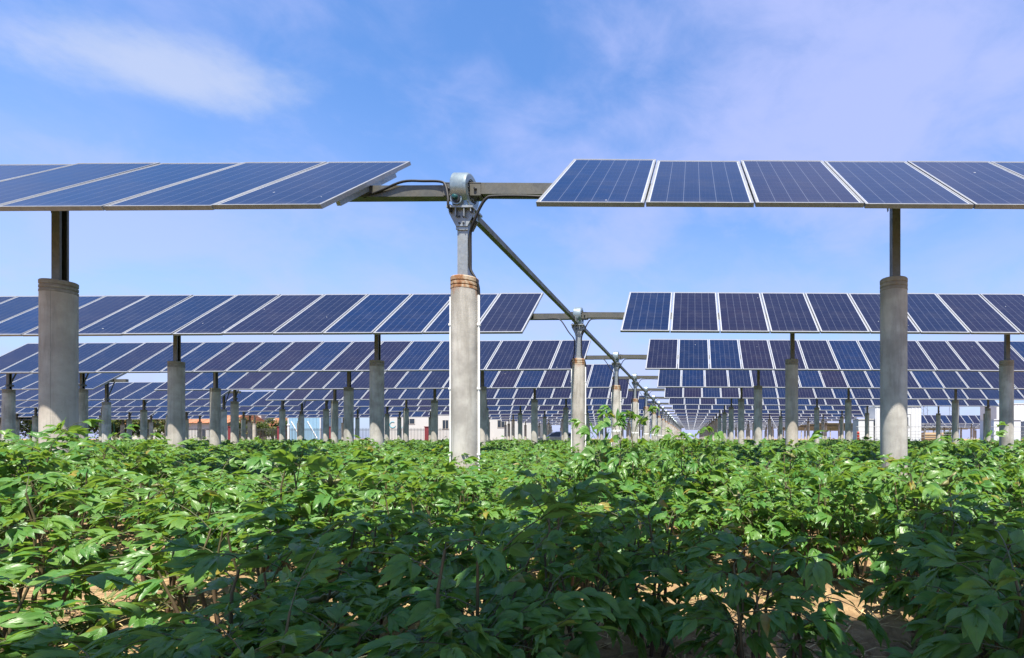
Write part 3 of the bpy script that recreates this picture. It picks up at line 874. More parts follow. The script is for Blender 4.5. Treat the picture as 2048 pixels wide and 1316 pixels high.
def compound_leaf(mb, M0, base, S, rng, nl=6, nw=2, mi_l=0, mi_p=1, petiole=True, few=False, tint0=None, pn=5):
    """a twice-divided peony leaf growing along +y of M0"""
    sag = rng.uniform(.35, .75)
    def at(t):       # rachis arc
        L = .20 * S
        y = L * math.sin(sag * t) / sag; z = -L * (1 - math.cos(sag * t)) / sag
        return base + M0 @ Vector((0, y, z)), M0 @ Matrix.Rotation(-sag * t, 3, 'X')
    if petiole: mb.tube([at(0)[0], at(.35)[0], at(.7)[0], at(1)[0]], [.0026 * S, .0022 * S, .0019 * S, .0014 * S], pn, mi_p, False)
    groups = [(.52, R(58), 1), (.52, -R(58), 1), (1.0, 0, 1.15)]
    if rng.random() < .5: groups[0] = (.46, R(62), 1)
    tl = rng.uniform(.0, .35) if tint0 is None else tint0
    for t, yaw, s in groups:
        p, Mx = at(t)
        Mg = Mx @ Matrix.Rotation(yaw + rng.uniform(-.15, .15), 3, 'Z') @ Matrix.Rotation(rng.uniform(-.25, .12), 3, 'X') @ Matrix.Rotation(rng.uniform(-.3, .3), 3, 'Y')
        bl = .055 * S * s
        q = p + Mg @ Vector((0, bl, 0))
        if petiole: mb.tube([p, q], [.0020 * S, .0014 * S], max(3, pn - 2), mi_p, False)
        Ll = .093 * S * s
        terms = [(0, 1.18, 1.0), (R(38), .92, .72), (-R(38), .92, .72)] if few else [(0, 1.22, 1.0), (R(34), 1.0, .62), (-R(34), 1.0, .62)]
        for a, ls, bt in terms:
            if bt < .9 and rng.random() < .06: continue
            b = p + Mg @ Vector((0, bl * bt, 0))
            Mb = Mg @ Matrix.Rotation(a + rng.uniform(-.12, .12), 3, 'Z') @ Matrix.Rotation(rng.uniform(-.30, .15), 3, 'X') @ Matrix.Rotation(rng.uniform(-.3, .3), 3, 'Y')
            LL = Ll * ls * rng.uniform(.85, 1.15); dr = rng.uniform(.2, 1.0); ti = (tl + rng.uniform(0, .3)) % 1
            leaflet(mb, b, Mb, LL, Ll * rng.uniform(.20, .275), dr, rng.uniform(.25, .65), nl, nw, mi_l, ti, rng)
            if (a == 0 and rng.random() < .9) or rng.random() < .2:      # side lobes of the end leaflet
                b2 = b + Mb @ Vector((0, LL * .25, -LL * .03 * dr))
                for sg in (-1, 1):
                    Mc = Mb @ Matrix.Rotation(sg * rng.uniform(.45, .62), 3, 'Z') @ Matrix.Rotation(-dr * .3, 3, 'X')
                    leaflet(mb, b2, Mc, LL * rng.uniform(.5, .68), Ll * .16, dr * .7, rng.uniform(.1, .35), max(3, nl - 2), max(1, nw - 1), mi_l, ti, rng)

def bush_plan(rng, n_stem, h, spread):
    """stems as polylines, leaves as (point, direction matrix, size)"""
    stems, leaves = [], []
    for i in range(n_stem):
        az = 2 * math.pi * i / n_stem + rng.uniform(-.5, .5)
        lean = rng.uniform(.12, 1.0) * spread
        hh = h * rng.uniform(.74, 1.06) * (1 - .18 * lean / max(spread, .01))
        b = Vector((math.cos(az) * .05, math.sin(az) * .05, -.03))
        top = Vector((math.cos(az) * lean * .55, math.sin(az) * lean * .55, hh))
        pts = []
        for j in range(7):
            t = j / 6
            p = b.lerp(top, t); p.z = b.z + (top.z - b.z) * (t ** .92)
            bow = math.sin(t * math.pi) * .05
            p += Vector((math.cos(az + 1.2) * bow * rng.uniform(.3, 1), math.sin(az + 1.2) * bow * rng.uniform(.3, 1), 0))
            pts.append(p)
        stems.append(pts)
        nlv = rng.randint(6, 7)
        a0 = rng.uniform(0, 6.28)
        for q in range(nlv):
            t = .45 + .55 * q / (nlv - 1)
            f = t * 6; i0 = min(5, int(f)); p = pts[i0].lerp(pts[i0 + 1], f - i0)
            a = a0 + q * 2.4 + rng.uniform(-.3, .3)
            # bias outward
            d = Vector((math.cos(a), math.sin(a), 0)) + Vector((math.cos(az), math.sin(az), 0)) * .55
            yaw = math.atan2(d.y, d.x) - math.pi / 2
            pitch = rng.uniform(.10, .95) if t < .85 else rng.uniform(.5, 1.15)
            M = Matrix.Rotation(yaw, 3, 'Z') @ Matrix.Rotation(pitch, 3, 'X') @ Matrix.Rotation(rng.uniform(-.35, .35), 3, 'Y')
            leaves.append((p, M, rng.uniform(.78, 1.12) * (1.0 if t < .9 else .8)))
    return stems, leaves

LEAF_ME = []
for i in range(14):
    rng = random.Random(100 + i); mb = MB()
    compound_leaf(mb, Matrix.Identity(3), Vector((0, 0, 0)), 1.0, rng, 7, 2)
    LEAF_ME.append(mb.mesh('leaf', ['peony_leaf', 'petiole']))
def pod_mesh():
    mb = MB()
    for i in range(5):
        a = i * 2 * math.pi / 5
        d = Vector((math.cos(a), math.sin(a), .25)).normalized()
        mb.tube([d * t for t in (0, .012, .025, .038, .048)], [.004, .009, .0105, .007, .001], 8)
    return mb.mesh('seed_pod', ['seed_pod'])
POD_ME = pod_mesh()
NEAR_PLANS = [bush_plan(random.Random(300 + i), [7, 8, 6, 9, 7, 8][i], .55, .36) for i in range(6)]
NEAR_STEMS = []
for st, lv in NEAR_PLANS:
    L = []
    for p in st:
        mb = MB(); mb.tube(p, [.0085, .008, .0072, .0062, .005, .004, .003], 7); L.append(mb.mesh('stem', ['peony_stem']))
    NEAR_STEMS.append(L)
MID_ME = []
for i in range(7):
    rng = random.Random(500 + i)
    st, lv = bush_plan(rng, rng.choice([6, 7, 8]), .52, .36)
    mb = MB()
    for p in st: mb.tube([p[0], p[2], p[4], p[6]], [.008, .007, .005, .003], 4, 1, False)
    for p, M, s in lv: compound_leaf(mb, M, p, s * .92, rng, 3, 1, 0, 1, True, True, rng.uniform(0, .7), 3)
    MID_ME.append(mb.mesh('peony_bush', ['peony_leaf', 'peony_stem']))

# planting grid
rng = random.Random(21)
BARE = [(.62, 2.5, .34), (.58, 1.95, .34), (.42, 1.35, .24), (-2.9, 2.3, .45), (-2.1, 1.75, .32), (-1.5, 1.3, .25), (.0, 2.6, .26), (-1.1, 2.75, .28), (1.3, 2.5, .12), (-.35, 2.2, .22)]      # spots of open soil
pile_spots = [(HUBX, row_y(k)) for k in range(1, 6)] + [(2.19, row_y(k)) for k in range(1, 6)] + [(-6.87, row_y(k)) for k in range(1, 6)]
def bush_height(x, y):
    px_ = photo_x(x, y)
    h = 1.0
    if y < 2.1: h = rng.uniform(.86, 1.06)
    else: h = rng.uniform(.74, 1.20)
    h *= 1 + .17 * math.sin(x * 1.7 + y * .9) * math.sin(y * 1.3 - x * .6)
    if px_ < 420 and 2.6 < y < 5.4: h *= 1.16
    elif px_ > 1500 and 2.4 < y < 4.6: h *= 1.16
    return h
rows = []
yy = 1.28; 
ri = 0
while yy < 42:
    row = []
    sx = .56 if yy > 3 else .60
    lo, hi = -1.36 * yy - 1.8, .66 * yy + 1.7
    n = int((hi - lo) / sx)
    off = rng.uniform(0, sx)
    for i in range(n):
        x = lo + off + i * sx + rng.uniform(-.11, .11)
        y = yy + rng.uniform(-.12, .12)
        if any(math.hypot(x - a, y - b) < r for a, b, r in BARE): continue
        if any(math.hypot(x - a, y - b) < .26 for a, b in pile_spots): continue
        if rng.random() < .06: continue
        row.append((x, y))
    rows.append(row)
    ri += 1
    yy += .60
field = []
count = 0
NEAR_ROWS = 5
for r, row in enumerate(rows):
    vis = [p for p in row if -120 < photo_x(*p) < 2170]
    vis.sort()
    field += [(x, y, 1.0) for x, y in row if not -120 < photo_x(x, y) < 2170]      # beyond the picture's edges
    for c, (x, y) in enumerate(vis):
        h = bush_height(x, y)
        if r < NEAR_ROWS:
            pi = rng.randrange(6)
            st, lv = NEAR_PLANS[pi]
            t = empty('peony_bush', (x, y, 0), rng.uniform(0, 6.28))
            s = rng.uniform(.92, 1.06); t.scale = (s, s, h)
            tag(t, 'leafy green peony bush, %s from the left in the %s planting row from the camera' % (ordn(c + 1), ordn(r + 1)), 'peony bush', 'peony bushes near the camera')
            for m in NEAR_STEMS[pi]: put('stem', m, t)
            for p, M, ls in lv:
                if rng.random() < (.30 if p.z < .36 else .15): continue
                ls *= (.86 if r < 2 else .90)
                put('leaf', rng.choice(LEAF_ME), t, p, M.to_euler(), (ls, ls, ls))
            if rng.random() < .4:
                q = rng.choice(st)[6]
                put('seed_pod', POD_ME, t, q + Vector((0, 0, .02)), (rng.uniform(-.6, .6), rng.uniform(-.6, .6), 0))
            count += 1
        elif count < 300:
            o = put('peony_bush', rng.choice(MID_ME), None, (x, y, 0), (0, 0, rng.uniform(0, 6.28)), (rng.uniform(.9, 1.12),) * 2 + (h,))
            tag(o, 'leafy green peony bush, %s from the left in the %s planting row from the camera' % (ordn(c + 1), ordn(r + 1)), 'peony bush', 'peony bushes in the middle distance')
            count += 1
        else:
            field.append((x, y, h))
# a few taller plants standing above the canopy
TALL = [(1250, 3.3, 1.62, 'tallest peony bush, rising in front of the hub piles right of the second one'), (1385, 3.6, 1.50, 'tall peony bush with pale shoots where the pile rows converge'),
        (1990, 3.4, 1.30, 'tall bushy peony near the right edge below the right piles'), (1120, 1.55, 1.12, 'big broad-leaved peony bush in the shaded middle foreground'),
        (1900, 1.75, 1.02, 'dark peony bush filling the lower right corner'), (1530, 1.45, .90, 'shaded peony bush left of the open soil at lower right'), (1640, 2.75, 1.05, 'sunlit peony bush behind the open soil at lower right'),
        (930, 4.75, 1.02, 'peony bush at the foot of the near hub pile'), (880, 4.4, .95, 'peony bush just left of the near hub pile foot'), (1790, 4.5, 1.05, 'peony bush at the foot of the near right pile'), (1730, 4.2, 1.0, 'peony bush left of the near right pile foot'),
        
        (330, 1.02, .80, 'low pale-leaved peony at the bottom edge left of centre'), (610, 1.0, .84, 'low peony at the bottom edge below the left table end'),
        (960, 1.05, .72, 'lowest peony plant at the bottom edge below the hub pile'), (1560, 3.0, 1.12, 'sunlit peony bush directly behind the open soil patch')]
for pxx, d, h, lab in TALL:
    x = (pxx - CX) / FPX * d
    pi = rng.randrange(6); st, lv = NEAR_PLANS[pi]
    t = empty('peony_bush', (x, d, 0), rng.uniform(0, 6.28)); t.scale = (.88, .88, h) if d > 1.2 else (.72, .72, h)
    tag(t, lab, 'peony bush', 'tall peony bushes')
    for m in NEAR_STEMS[pi]: put('stem', m, t)
    for p, M, ls in lv:
        if rng.random() < (.30 if p.z < .36 else .12): continue
        ls *= .9
        put('leaf', rng.choice(LEAF_ME), t, p, M.to_euler(), (ls, ls, ls / (h ** .5)))

def scatter(name, pts, sources, mat=None):
    """ONE object whose points carry instanced plants"""
    me = bpy.data.meshes.new(name); me.from_pydata([(x, y, 0) for x, y, h in pts], [], [])
    a = me.attributes.new('hgt', 'FLOAT', 'POINT'); a.data.foreach_set('value', [p[2] for p in pts])
    o = put(name, me)
    ng = bpy.data.node_groups.new(name, 'GeometryNodeTree')
    ng.interface.new_socket('Geometry', in_out='INPUT', socket_type='NodeSocketGeometry')
    ng.interface.new_socket('Geometry', in_out='OUTPUT', socket_type='NodeSocketGeometry')
    N, K = ng.nodes, ng.links
    gi, go = N.new('NodeGroupInput'), N.new('NodeGroupOutput')
    join = N.new('GeometryNodeJoinGeometry')
    for s in sources:
        oi = N.new('GeometryNodeObjectInfo'); oi.transform_space = 'ORIGINAL'
        oi.inputs['Object'].default_value = s; oi.inputs['As Instance'].default_value = True
        K.new(oi.outputs['Geometry'], join.inputs[0])
    iop = N.new('GeometryNodeInstanceOnPoints'); iop.inputs['Pick Instance'].default_value = True
    K.new(gi.outputs[0], iop.inputs['Points']); K.new(join.outputs[0], iop.inputs['Instance'])
    rr = N.new('FunctionNodeRandomValue'); rr.data_type = 'FLOAT_VECTOR'
    rr.inputs[0].default_value = (0, 0, 0); rr.inputs[1].default_value = (0, 0, 6.28)
    e2r = N.new('FunctionNodeEulerToRotation'); K.new(rr.outputs[0], e2r.inputs[0]); K.new(e2r.outputs[0], iop.inputs['Rotation'])
    na = N.new('GeometryNodeInputNamedAttribute'); na.data_type = 'FLOAT'; na.inputs['Name'].default_value = 'hgt'
    cx = N.new('ShaderNodeCombineXYZ'); cx.inputs[0].default_value = 1.0; cx.inputs[1].default_value = 1.0
    K.new(na.outputs[0], cx.inputs[2]); K.new(cx.outputs[0], iop.inputs['Scale'])
    K.new(iop.outputs[0], go.inputs[0])
    md = o.modifiers.new('scatter', 'NODES'); md.node_group = ng
    return o
srcs, seen = [], set()
for o in COL.objects:
    if o.name.startswith('peony_bush') and o.type == 'MESH' and o.data.name not in seen:
        seen.add(o.data.name); srcs.append(o)
yy = 42.0
while yy < 125:      # thinner rows further down the corridor
    lo, hi = (-.36 * yy, .50 * yy) if yy > 60 else (-1.30 * yy, .62 * yy)
    x = lo
    while x < hi:
        field.append((x + rng.uniform(-.3, .3), yy + rng.uniform(-.3, .3), rng.uniform(.85, 1.15))); x += .85
    yy += 1.5
field = [(x, y, h) for x, y, h in field if not (12.5 < x < 28 and y > 37.5)]
tag(scatter('peony_field', field, srcs), 'low green peony planting spreading under the far solar rows', 'peony field', kind='stuff')

# ------------------------------------------------------------------ straw and weeds on the soil
def straw():
    rng = random.Random(5); mb = MB()
    for i in range(2600):
        d = rng.uniform(1.7, 5.0); x = (rng.uniform(-40, 2090) - CX) / FPX * d
        a = rng.uniform(0, 6.28); L = rng.uniform(.03, .15); w_ = rng.uniform(.0012, .003)
        z = rng.uniform(.012, .035)
        u = Vector((math.cos(a), math.sin(a), rng.uniform(-.12, .2))); v = Vector((-math.sin(a), math.cos(a), 0))
        c = Vector((x, d, z)); m = c + u * L * .5 + Vector((0, 0, rng.uniform(0, .015)))
        mb.quad([c - v * w_, c + v * w_, m + v * w_, m - v * w_]); e = c + u * L
        mb.quad([m - v * w_, m + v * w_, e + v * w_ * .6, e - v * w_ * .6])
    tag(mb.build('straw', 'straw'), 'dry straw and stalks scattered over the sandy soil', 'straw', kind='stuff')
    mb = MB()
    for i in range(150):
        d = rng.uniform(1.8, 4.5); x = (rng.uniform(-40, 2090) - CX) / FPX * d
        if rng.random() < .4: x, d = -2.6 + rng.gauss(0, .3), 2.1 + rng.gauss(0, .25)
        for q in range(rng.randint(6, 14)):
            a = rng.uniform(0, 6.28)
            M = Matrix.Rotation(a, 3, 'Z') @ Matrix.Rotation(rng.uniform(.5, 1.2), 3, 'X')
            leaflet(mb, Vector((x + rng.gauss(0, .01), d + rng.gauss(0, .01), 0)), M, rng.uniform(.04, .12), .004, .6, .2, 3, 1, 0, rng.random(), rng)
    tag(mb.build('grass', 'weed_leaf'), 'sparse yellow-green grass sprouts on the bare soil', 'grass', kind='stuff')
    mb = MB()
    for i in range(1500):
        d = rng.uniform(1.7, 4.5); x = (rng.uniform(-40, 2090) - CX) / FPX * d
        r = abs(rng.gauss(.006, .006)) + .003
        M = Euler((rng.uniform(0, 6), rng.uniform(0, 6), rng.uniform(0, 6))).to_matrix()
        b = len(mb.v)
        for p in ((1, 0, 0), (-1, 0, 0), (0, 1, 0), (0, -1, 0), (0, 0, 1), (0, 0, -1)):
            mb.v.append(tuple(Vector((x, d, r * .3)) + M @ Vector(p) * r * rng.uniform(.7, 1.2)))
        for q in ((0, 2, 4), (2, 1, 4), (1, 3, 4), (3, 0, 4), (2, 0, 5), (1, 2, 5), (3, 1, 5), (0, 3, 5)): mb.face([b + j for j in q])
    tag(mb.build('soil_clods', 'soil'), 'small crumbled clods of sandy earth on the ground', 'soil', kind='stuff')
straw()

# ------------------------------------------------------------------ cabins on steel decks (right)
def deck(x0, x1, y0, y1, z, label, nleg):
    t = empty('service_deck', ((x0 + x1) / 2, y0, 0)); tag(t, label, 'deck', 'steel decks carrying the cabins')
    ox = -(x0 + x1) / 2
    MB().bbox(x0 + ox, x1 + ox, 0, y1 - y0, z - .14, z).build('deck_plate', 'deck_steel', t)
    for i in range(nleg):
        x = x0 + ox + .5 + i * (x1 - x0 - 1) / max(1, nleg - 1)
        for yy_ in (.3, y1 - y0 - .3):
            MB().bbox(x - .11, x + .11, yy_ - .11, yy_ + .11, -.1, z - .1402).build('leg', 'deck_steel', t)
    n = int((x1 - x0) / 1.25)
    for i in range(n + 1):
        x = x0 + ox + .04 + i * (x1 - x0 - .08) / n
        MB().tube([(x, .04, z), (x, .04, z + 1.08)], .024, 6).build('rail_post', 'rail_steel', t)
    for dz, r in ((1.08, .026), (.72, .014), (.48, .014), (.24, .014)):
        MB().tube([(x0 + ox, .04, z + dz), (x1 + ox, .04, z + dz)], r, 6).build('handrail', 'rail_steel', t)
    return t
D = 40.0
deck(12.7, 20.6, D, D + 4.2, .62, 'long black steel deck with railing under the larger white cabin', 5)
deck(22.4, 28.5, D - .5, D + 3.7, .60, 'black steel deck with railing at the right edge', 4)
def cabin(x0, x1, y0, y1, z0, z1, label, cat, ribs=True, door=None, side='pale_blue_paint', nm='equipment_cabin'):
    t = empty(nm, (x0, y0, z0)); tag(t, label, cat, 'white equipment cabins')
    wx, wy, h = x1 - x0, y1 - y0, z1 - z0
    MB().bbox(0.02, wx - .02, .02, wy, 0, h - .06).build('body', 'white_paint', t)
    MB().bbox(-.03, wx + .03, -.03, wy + .03, h - .0598, h).build('roof', 'white_paint', t)
    if ribs:
        n = int(wx / .28); rm = MB().bbox(-.05, .05, -.012, .0198, .12, h - .16).mesh('rib', ['white_paint'])
        for i in range(n):
            x = .16 + i * (wx - .32) / (n - 1)
            if door and door[0] - .08 < x < door[1] + .08: continue
            put('rib', rm, t, (x, 0, 0))
    else:
        MB().bbox(.0, .0198, 0.03, wy - .01, .02, h - .08).build('side_panel', side, t)
    if door:
        d = MB().bbox(door[0], door[1], -.03, .0196, .08, 2.05).build('door', 'white_paint', t)
        MB().bbox(door[0] - .04, door[1] + .04, -.02, .0193, 2.0505, 2.10).build('frame', 'deck_steel', d)
        MB().bbox(door[1] + .0005, door[1] + .04, -.02, .0193, .08, 2.05).build('frame', 'deck_steel', d)
        MB().bbox(door[0] + .15, door[1] - .15, -.036, -.0304, 1.15, 1.85).build('pane', 'dark_glass', d)
        MB().bbox(door[1] - .12, door[1] - .08, -.06, -.0304, 1.0, 1.2).build('handle', 'bolt_steel', d)
    return t
cabin(14.45, 18.1, D + .9, D + 3.4, .62, 3.36, 'large white ribbed container cabin with a door, on the long deck', 'cabin', True, (1.9, 2.75))
cabin(13.15, 14.35, D + .9, D + 2.4, .62, 2.35, 'small pale cabinet beside the container cabin on the long deck', 'cabinet', False)
cabin(23.5, 25.6, D + .4, D + 2.4, .60, 2.30, 'white transformer cabinet on the deck at the right edge', 'cabinet', False)
cabin(26.0, 28.3, D + .4, D + 2.8, .60, 2.15, 'low white cabin with dark grille at the right edge', 'cabin', True)
cabin(30.5, 37.5, 52, 55, .3, 4.3, 'tall pale container standing far behind the right deck', 'container', True)
ex = empty('fire_extinguisher', (23.0, D + .25, .60)); tag(ex, 'red fire extinguisher standing on the right-hand deck', 'extinguisher')
MB().lathe([(.09, 0), (.10, .03), (.10, .62), (.06, .72), (.03, .75)], 14).build('cylinder', 'red_paint', ex)
MB().tube([(0, 0, .7502), (0, 0, .84), (.08, 0, .84)], .02, 6).build('valve', 'bolt_steel', ex)
ex = empty('fire_extinguisher', (12.95, D + .35, .62)); tag(ex, 'red fire extinguisher at the left end of the long deck', 'extinguisher')
MB().lathe([(.09, 0), (.10, .03), (.10, .62), (.06, .72), (.03, .75)], 14).build('cylinder', 'red_paint', ex)
MB().tube([(0, 0, .7502), (0, 0, .84), (.08, 0, .84)], .02, 6).build('valve', 'bolt_steel', ex)
for i, (x, y) in enumerate(((20.9, 46.0), (21.9, 46.4))):
    t = empty('pallet_stack', (x, y, 0)); tag(t, ['stack of tan timber pallets behind the long deck', 'second stack of tan pallets beside the first, behind the deck'][i], 'pallets', 'timber pallets')
    for j in range(7):
        MB().bbox(-.45, .45, -.4, .4, j * .19, j * .19 + .05).build('board', 'pallet_wood', t)
        MB().bbox(-.42, .42, -.35, .35, j * .19 + .0502, j * .19 + .1898).build('block', 'pallet_wood', t)
# lattice mast pieces behind
for i, (x, y, h) in enumerate(((33.2, 75, 7.2), (46.5, 92, 9.5))):
    t = empty('lattice_mast', (x, y, 0)); tag(t, ['thin lattice mast behind the ribbed cabin', 'second lattice mast further right behind the panels'][i], 'mast', 'lattice masts')
    for sx, sy in ((-1, -1), (1, -1), (1, 1), (-1, 1)):
        MB().tube([(sx * .7, sy * .7, 0), (sx * .5, sy * .5, h)], .035, 5).build('leg', 'rail_steel', t)
    for j in range(int(h / 1.2)):
        z = j * 1.2
        for sy in (-1, 1):
            MB().tube([(-.68, sy * .68, z), (.66, sy * .66, z + 1.2)], .022, 4).build('brace', 'rail_steel', t)
            MB().tube([(.68, sy * .68, z), (-.66, sy * .66, z + 1.2)], .022, 4).build('brace', 'rail_steel', t)

# ------------------------------------------------------------------ left background: fence, houses, trees, car
def fence(x0, x1, y, label):
    t = empty('iron_fence', (x0, y, 0)); tag(t, label, 'fence')
    L = x1 - x0
    mb = MB(); n = int(L / .16)
    for i in range(n): 
        x = .05 + i * .16
        mb.bbox(x - .014, x + .014, -.012, .012, .12, 1.95)
    mb.build('pickets', 'fence_iron', t)['kind'] = 'stuff'
    for z in (.35, 1.72): MB().bbox(0, L, .0122, .05, z, z + .05).build('rail', 'fence_iron', t)
    m = MB().bbox(-.30, .30, -.25, .25, -.1, 2.05).mesh('post', ['maroon_paint']); c = MB().bbox(-.34, .34, -.29, .29, 2.0502, 2.13).mesh('post_cap', ['maroon_paint'])
    i = 0
    while i * 5.4 < L:
        p = put('post', m, t, (i * 5.4, .03, 0)); put('post_cap', c, p); i += 1
fence(-56, -24.2, 57.5, 'dark iron picket fence with maroon posts behind the left rows')
def house(x0, x1, y0, y1, h, label, wall='white_render', roof=None, rh=1.8, wins=(), nm='house', door=None):
    t = empty(nm, (x0, y0, 0)); tag(t, label, 'house', 'village buildings behind the fence')
    wx, wy = x1 - x0, y1 - y0
    MB().bbox(0, wx, 0, wy, -.2, h).build('wall', wall, t)
    if roof:
        mb = MB(); o = .35
        y_ = wy / 2
        a, b = -o, wx + o
        P = [(a, -o, h - .12), (b, -o, h - .12), (b, y_, h + rh), (a, y_, h + rh), (a, wy + o, h - .12), (b, wy + o, h - .12)]
        q = len(mb.v); mb.v += P; mb.face((q, q + 1, q + 2, q + 3)); mb.face((q + 3, q + 2, q + 5, q + 4)); mb.face((q, q + 3, q + 4)); mb.face((q + 1, q + 5, q + 2)); mb.face((q, q + 4, q + 5, q + 1))
        r = mb.build('roof', roof, t)
        MB().tube([(a, y_, h + rh + .04), (b, y_, h + rh + .04)], .10, 6).build('ridge', roof, r)
        n = int((b - a) / .9); sl = math.hypot(y_ + o, rh + .12)
        for i in range(n):
            x = a + (i + .5) * (b - a) / n
            MB().tube([(x, -o, h - .10), (x, y_, h + rh + .02)], .05, 5).build('tile_rib', roof, r)
    else:
        MB().bbox(-.1, wx + .1, -.1, wy + .1, h + .0005, h + .22).build('parapet', wall, t)
    for (a, b, c, d) in wins:
        f = MB().bbox(a - .06, b + .06, -.05, -.0005, c - .06, d + .06).build('window', 'grey_render', t)
        MB().bbox(a, (a + b) / 2 - .025, -.06, -.0505, c, d).build('pane', 'dark_glass', f); MB().bbox((a + b) / 2 + .025, b, -.06, -.0505, c, d).build('pane', 'dark_glass', f)
    if door:
        MB().bbox(door[0], door[1], -.06, -.0005, 0, 2.1).build('door', 'maroon_paint', t)
    return t
def wx(px_, d): return (px_ - CX) / FPX * d
d = 66
house(wx(372, d), wx(455, d), d, d + 6, 2.9, 'white house with orange tiled roof behind the left end of the fence', roof='roof_tile', rh=1.5, wins=((1.6, 2.5, .9, 2.0), (3.9, 4.8, .9, 2.0)))
d = 72
house(wx(455, d), wx(522, d), d, d + 6, 4.2, 'grey two-window house between the orange-roofed houses', wall='grey_render', wins=((1.0, 1.9, 1.6, 2.9), (3.0, 3.8, 1.6, 2.9)))
d = 70
house(wx(533, d), wx(583, d), d, d + 6, 2.3, 'white house whose broad orange roof shows above the maroon posts', roof='roof_tile', rh=1.9, wins=((1.2, 2.0, .8, 1.8),))
d = 90
house(wx(205, d), wx(330, d), d, d + 7, 3.4, 'low white house with red roof behind the trees at left', roof='roof_tile', rh=1.6, wins=((2, 3, 1, 2.2), (6, 7, 1, 2.2)), door=(4.2, 5.1))
d = 74
t = house(wx(742, d), wx(1068, d), d, d + 9, 4.3, 'long white workshop with small windows behind the fence', wins=((4.8, 6.2, 2.9, 3.6), (10.2, 11, 2.2, 3.4), (14.5, 15.3, 2.2, 3.3), (18.0, 19.0, 2.4, 3.4)), nm='workshop')
# faded teal emblem on the workshop wall: a ring with a short underline
mb = MB(); mb.tube([(3.1 + .42 * math.cos(a * .35 + 1.0), -.012, 2.75 + .42 * math.sin(a * .35 + 1.0)) for a in range(15)], .05, 5); mb.build('emblem', 'print_teal', t)
for i in range(3): MB().tube([(3.75 + i * .35, -.012, 2.3), (3.9 + i * .35, -.012, 2.55), (4.02 + i * .35, -.012, 2.3)], .03, 4).build('letter', 'print_teal', t)
mb = MB(); mb.tube([(12.9 - .25 * math.cos(a * .5), -.012, 2.9 + .12 * a * .4 - .2) for a in range(9)], .035, 5); mb.build('emblem', 'print_teal', t)
# blue sheet-metal shed
d = 64
t = empty('sheet_shed', (wx(578, d), d, 0)); tag(t, 'blue sheet-metal shed with white diagonal braces behind the maroon posts', 'shed')
sw = wx(640, d) - wx(578, d)
n = 9
for i in range(n): MB().bbox(i * sw / n + .01, (i + 1) * sw / n - .01, 0, .06, 0, 3.6).build('sheet', 'blue_sheet', t)
MB().bbox(0, sw, .0602, 4, -.1, 3.55).build('body', 'blue_sheet', t); MB().bbox(-.1, sw + .1, -.1, 4.1, 3.6002, 3.7).build('roof', 'white_paint', t)
for a, b in ((.3, 1.5), (2.3, 3.5)): MB().tube([(a, -.035, 2.9), (b, -.035, .8)], .06, 5).build('brace', 'white_paint', t)
for x in (-.06, sw + .06): MB().tube([(x, -.03, 0), (x, -.03, 3.6)], .07, 6).build('post', 'white_paint', t)
# white gate posts
for i, (pxx, lab) in enumerate(((577, 'white gate post between two maroon fence posts'), (606, 'white gate post right of the blue shed brace'), (672, 'white pole beside the blue barrel by the fence'))):
    t = MB().lathe([(.11, 0), (.11, 2.2), (.15, 2.21), (.15, 2.3), (.02, 2.42)], 12).build('gate_post', 'white_paint', None, (wx(pxx, 56.6), 56.6, 0)); tag(t, lab, 'gate post')
# green wire fence posts at far left
for i, pxx in enumerate((6, 63, 205, 228)):
    d = 47
    t = MB().tube([(0, 0, 0), (0, 0, 1.85), (.12, -.12, 2.05)], .035, 6).build('fence_post', 'green_wire', None, (wx(pxx, d), d, 0))
    tag(t, 'thin green fence post at the far left, %s from the left' % ordn(i + 1), 'fence post', 'green fence posts')

def tree_meshes(seed, h, r, nleaf):
    rng = random.Random(seed)
    tr = MB()
    tr.tube([(0, 0, -.2), (.05, .02, h * .2), (-.04, .05, h * .42), (.03, 0, h * .7)], [.16, .13, .10, .04], 8)
    tips = []
    for i in range(11):
        a = rng.uniform(0, 6.28); z0 = h * rng.uniform(.2, .62); rr = r * rng.uniform(.5, .95)
        tip = Vector((math.cos(a) * rr, math.sin(a) * rr, min(h * .96, z0 + rng.uniform(.1, .4) * h)))
        midp = Vector((math.cos(a) * rr * .5, math.sin(a) * rr * .5, z0 + (tip.z - z0) * .65))
        tr.tube([(0, 0, z0), midp, tip], [.06, .04, .012], 5); tips += [tip, midp, midp.lerp(tip, .6)]
    tips += [Vector((rng.uniform(-.3, .3) * r, rng.uniform(-.3, .3) * r, h * rng.uniform(.7, .98))) for _ in range(7)]
    cr = MB()
    cl = [(t, rng.uniform(.28, .55) * r * .6) for t in tips]
    for i in range(nleaf):
        c, cr_ = rng.choice(cl)
        u = Vector((rng.gauss(0, 1), rng.gauss(0, 1), rng.gauss(0, .8))).normalized() * cr_ * rng.uniform(.3, 1.0) ** .5
        p = c + u
        M = Matrix.Rotation(rng.uniform(0, 6.28), 3, 'Z') @ Matrix.Rotation(rng.uniform(-1.1, .6), 3, 'X')
        s = rng.uniform(.13, .26)
        q = [p + M @ Vector(v) * s for v in ((-.35, 0, 0), (.0, -.5, .05), (.35, 0, 0), (0, .6, -.08))]
        cr.quad(q, 0, [(0, .5), (.5, 0), (1, .5), (.5, 1)], rng.random(), True)
    return tr.mesh('trunk', ['bark']), cr.mesh('crown', ['tree_leaf'])
TREES = [tree_meshes(11, 4.4, 2.2, 3600), tree_meshes(12, 3.6, 2.0, 3000), tree_meshes(13, 5.2, 2.4, 4000)]
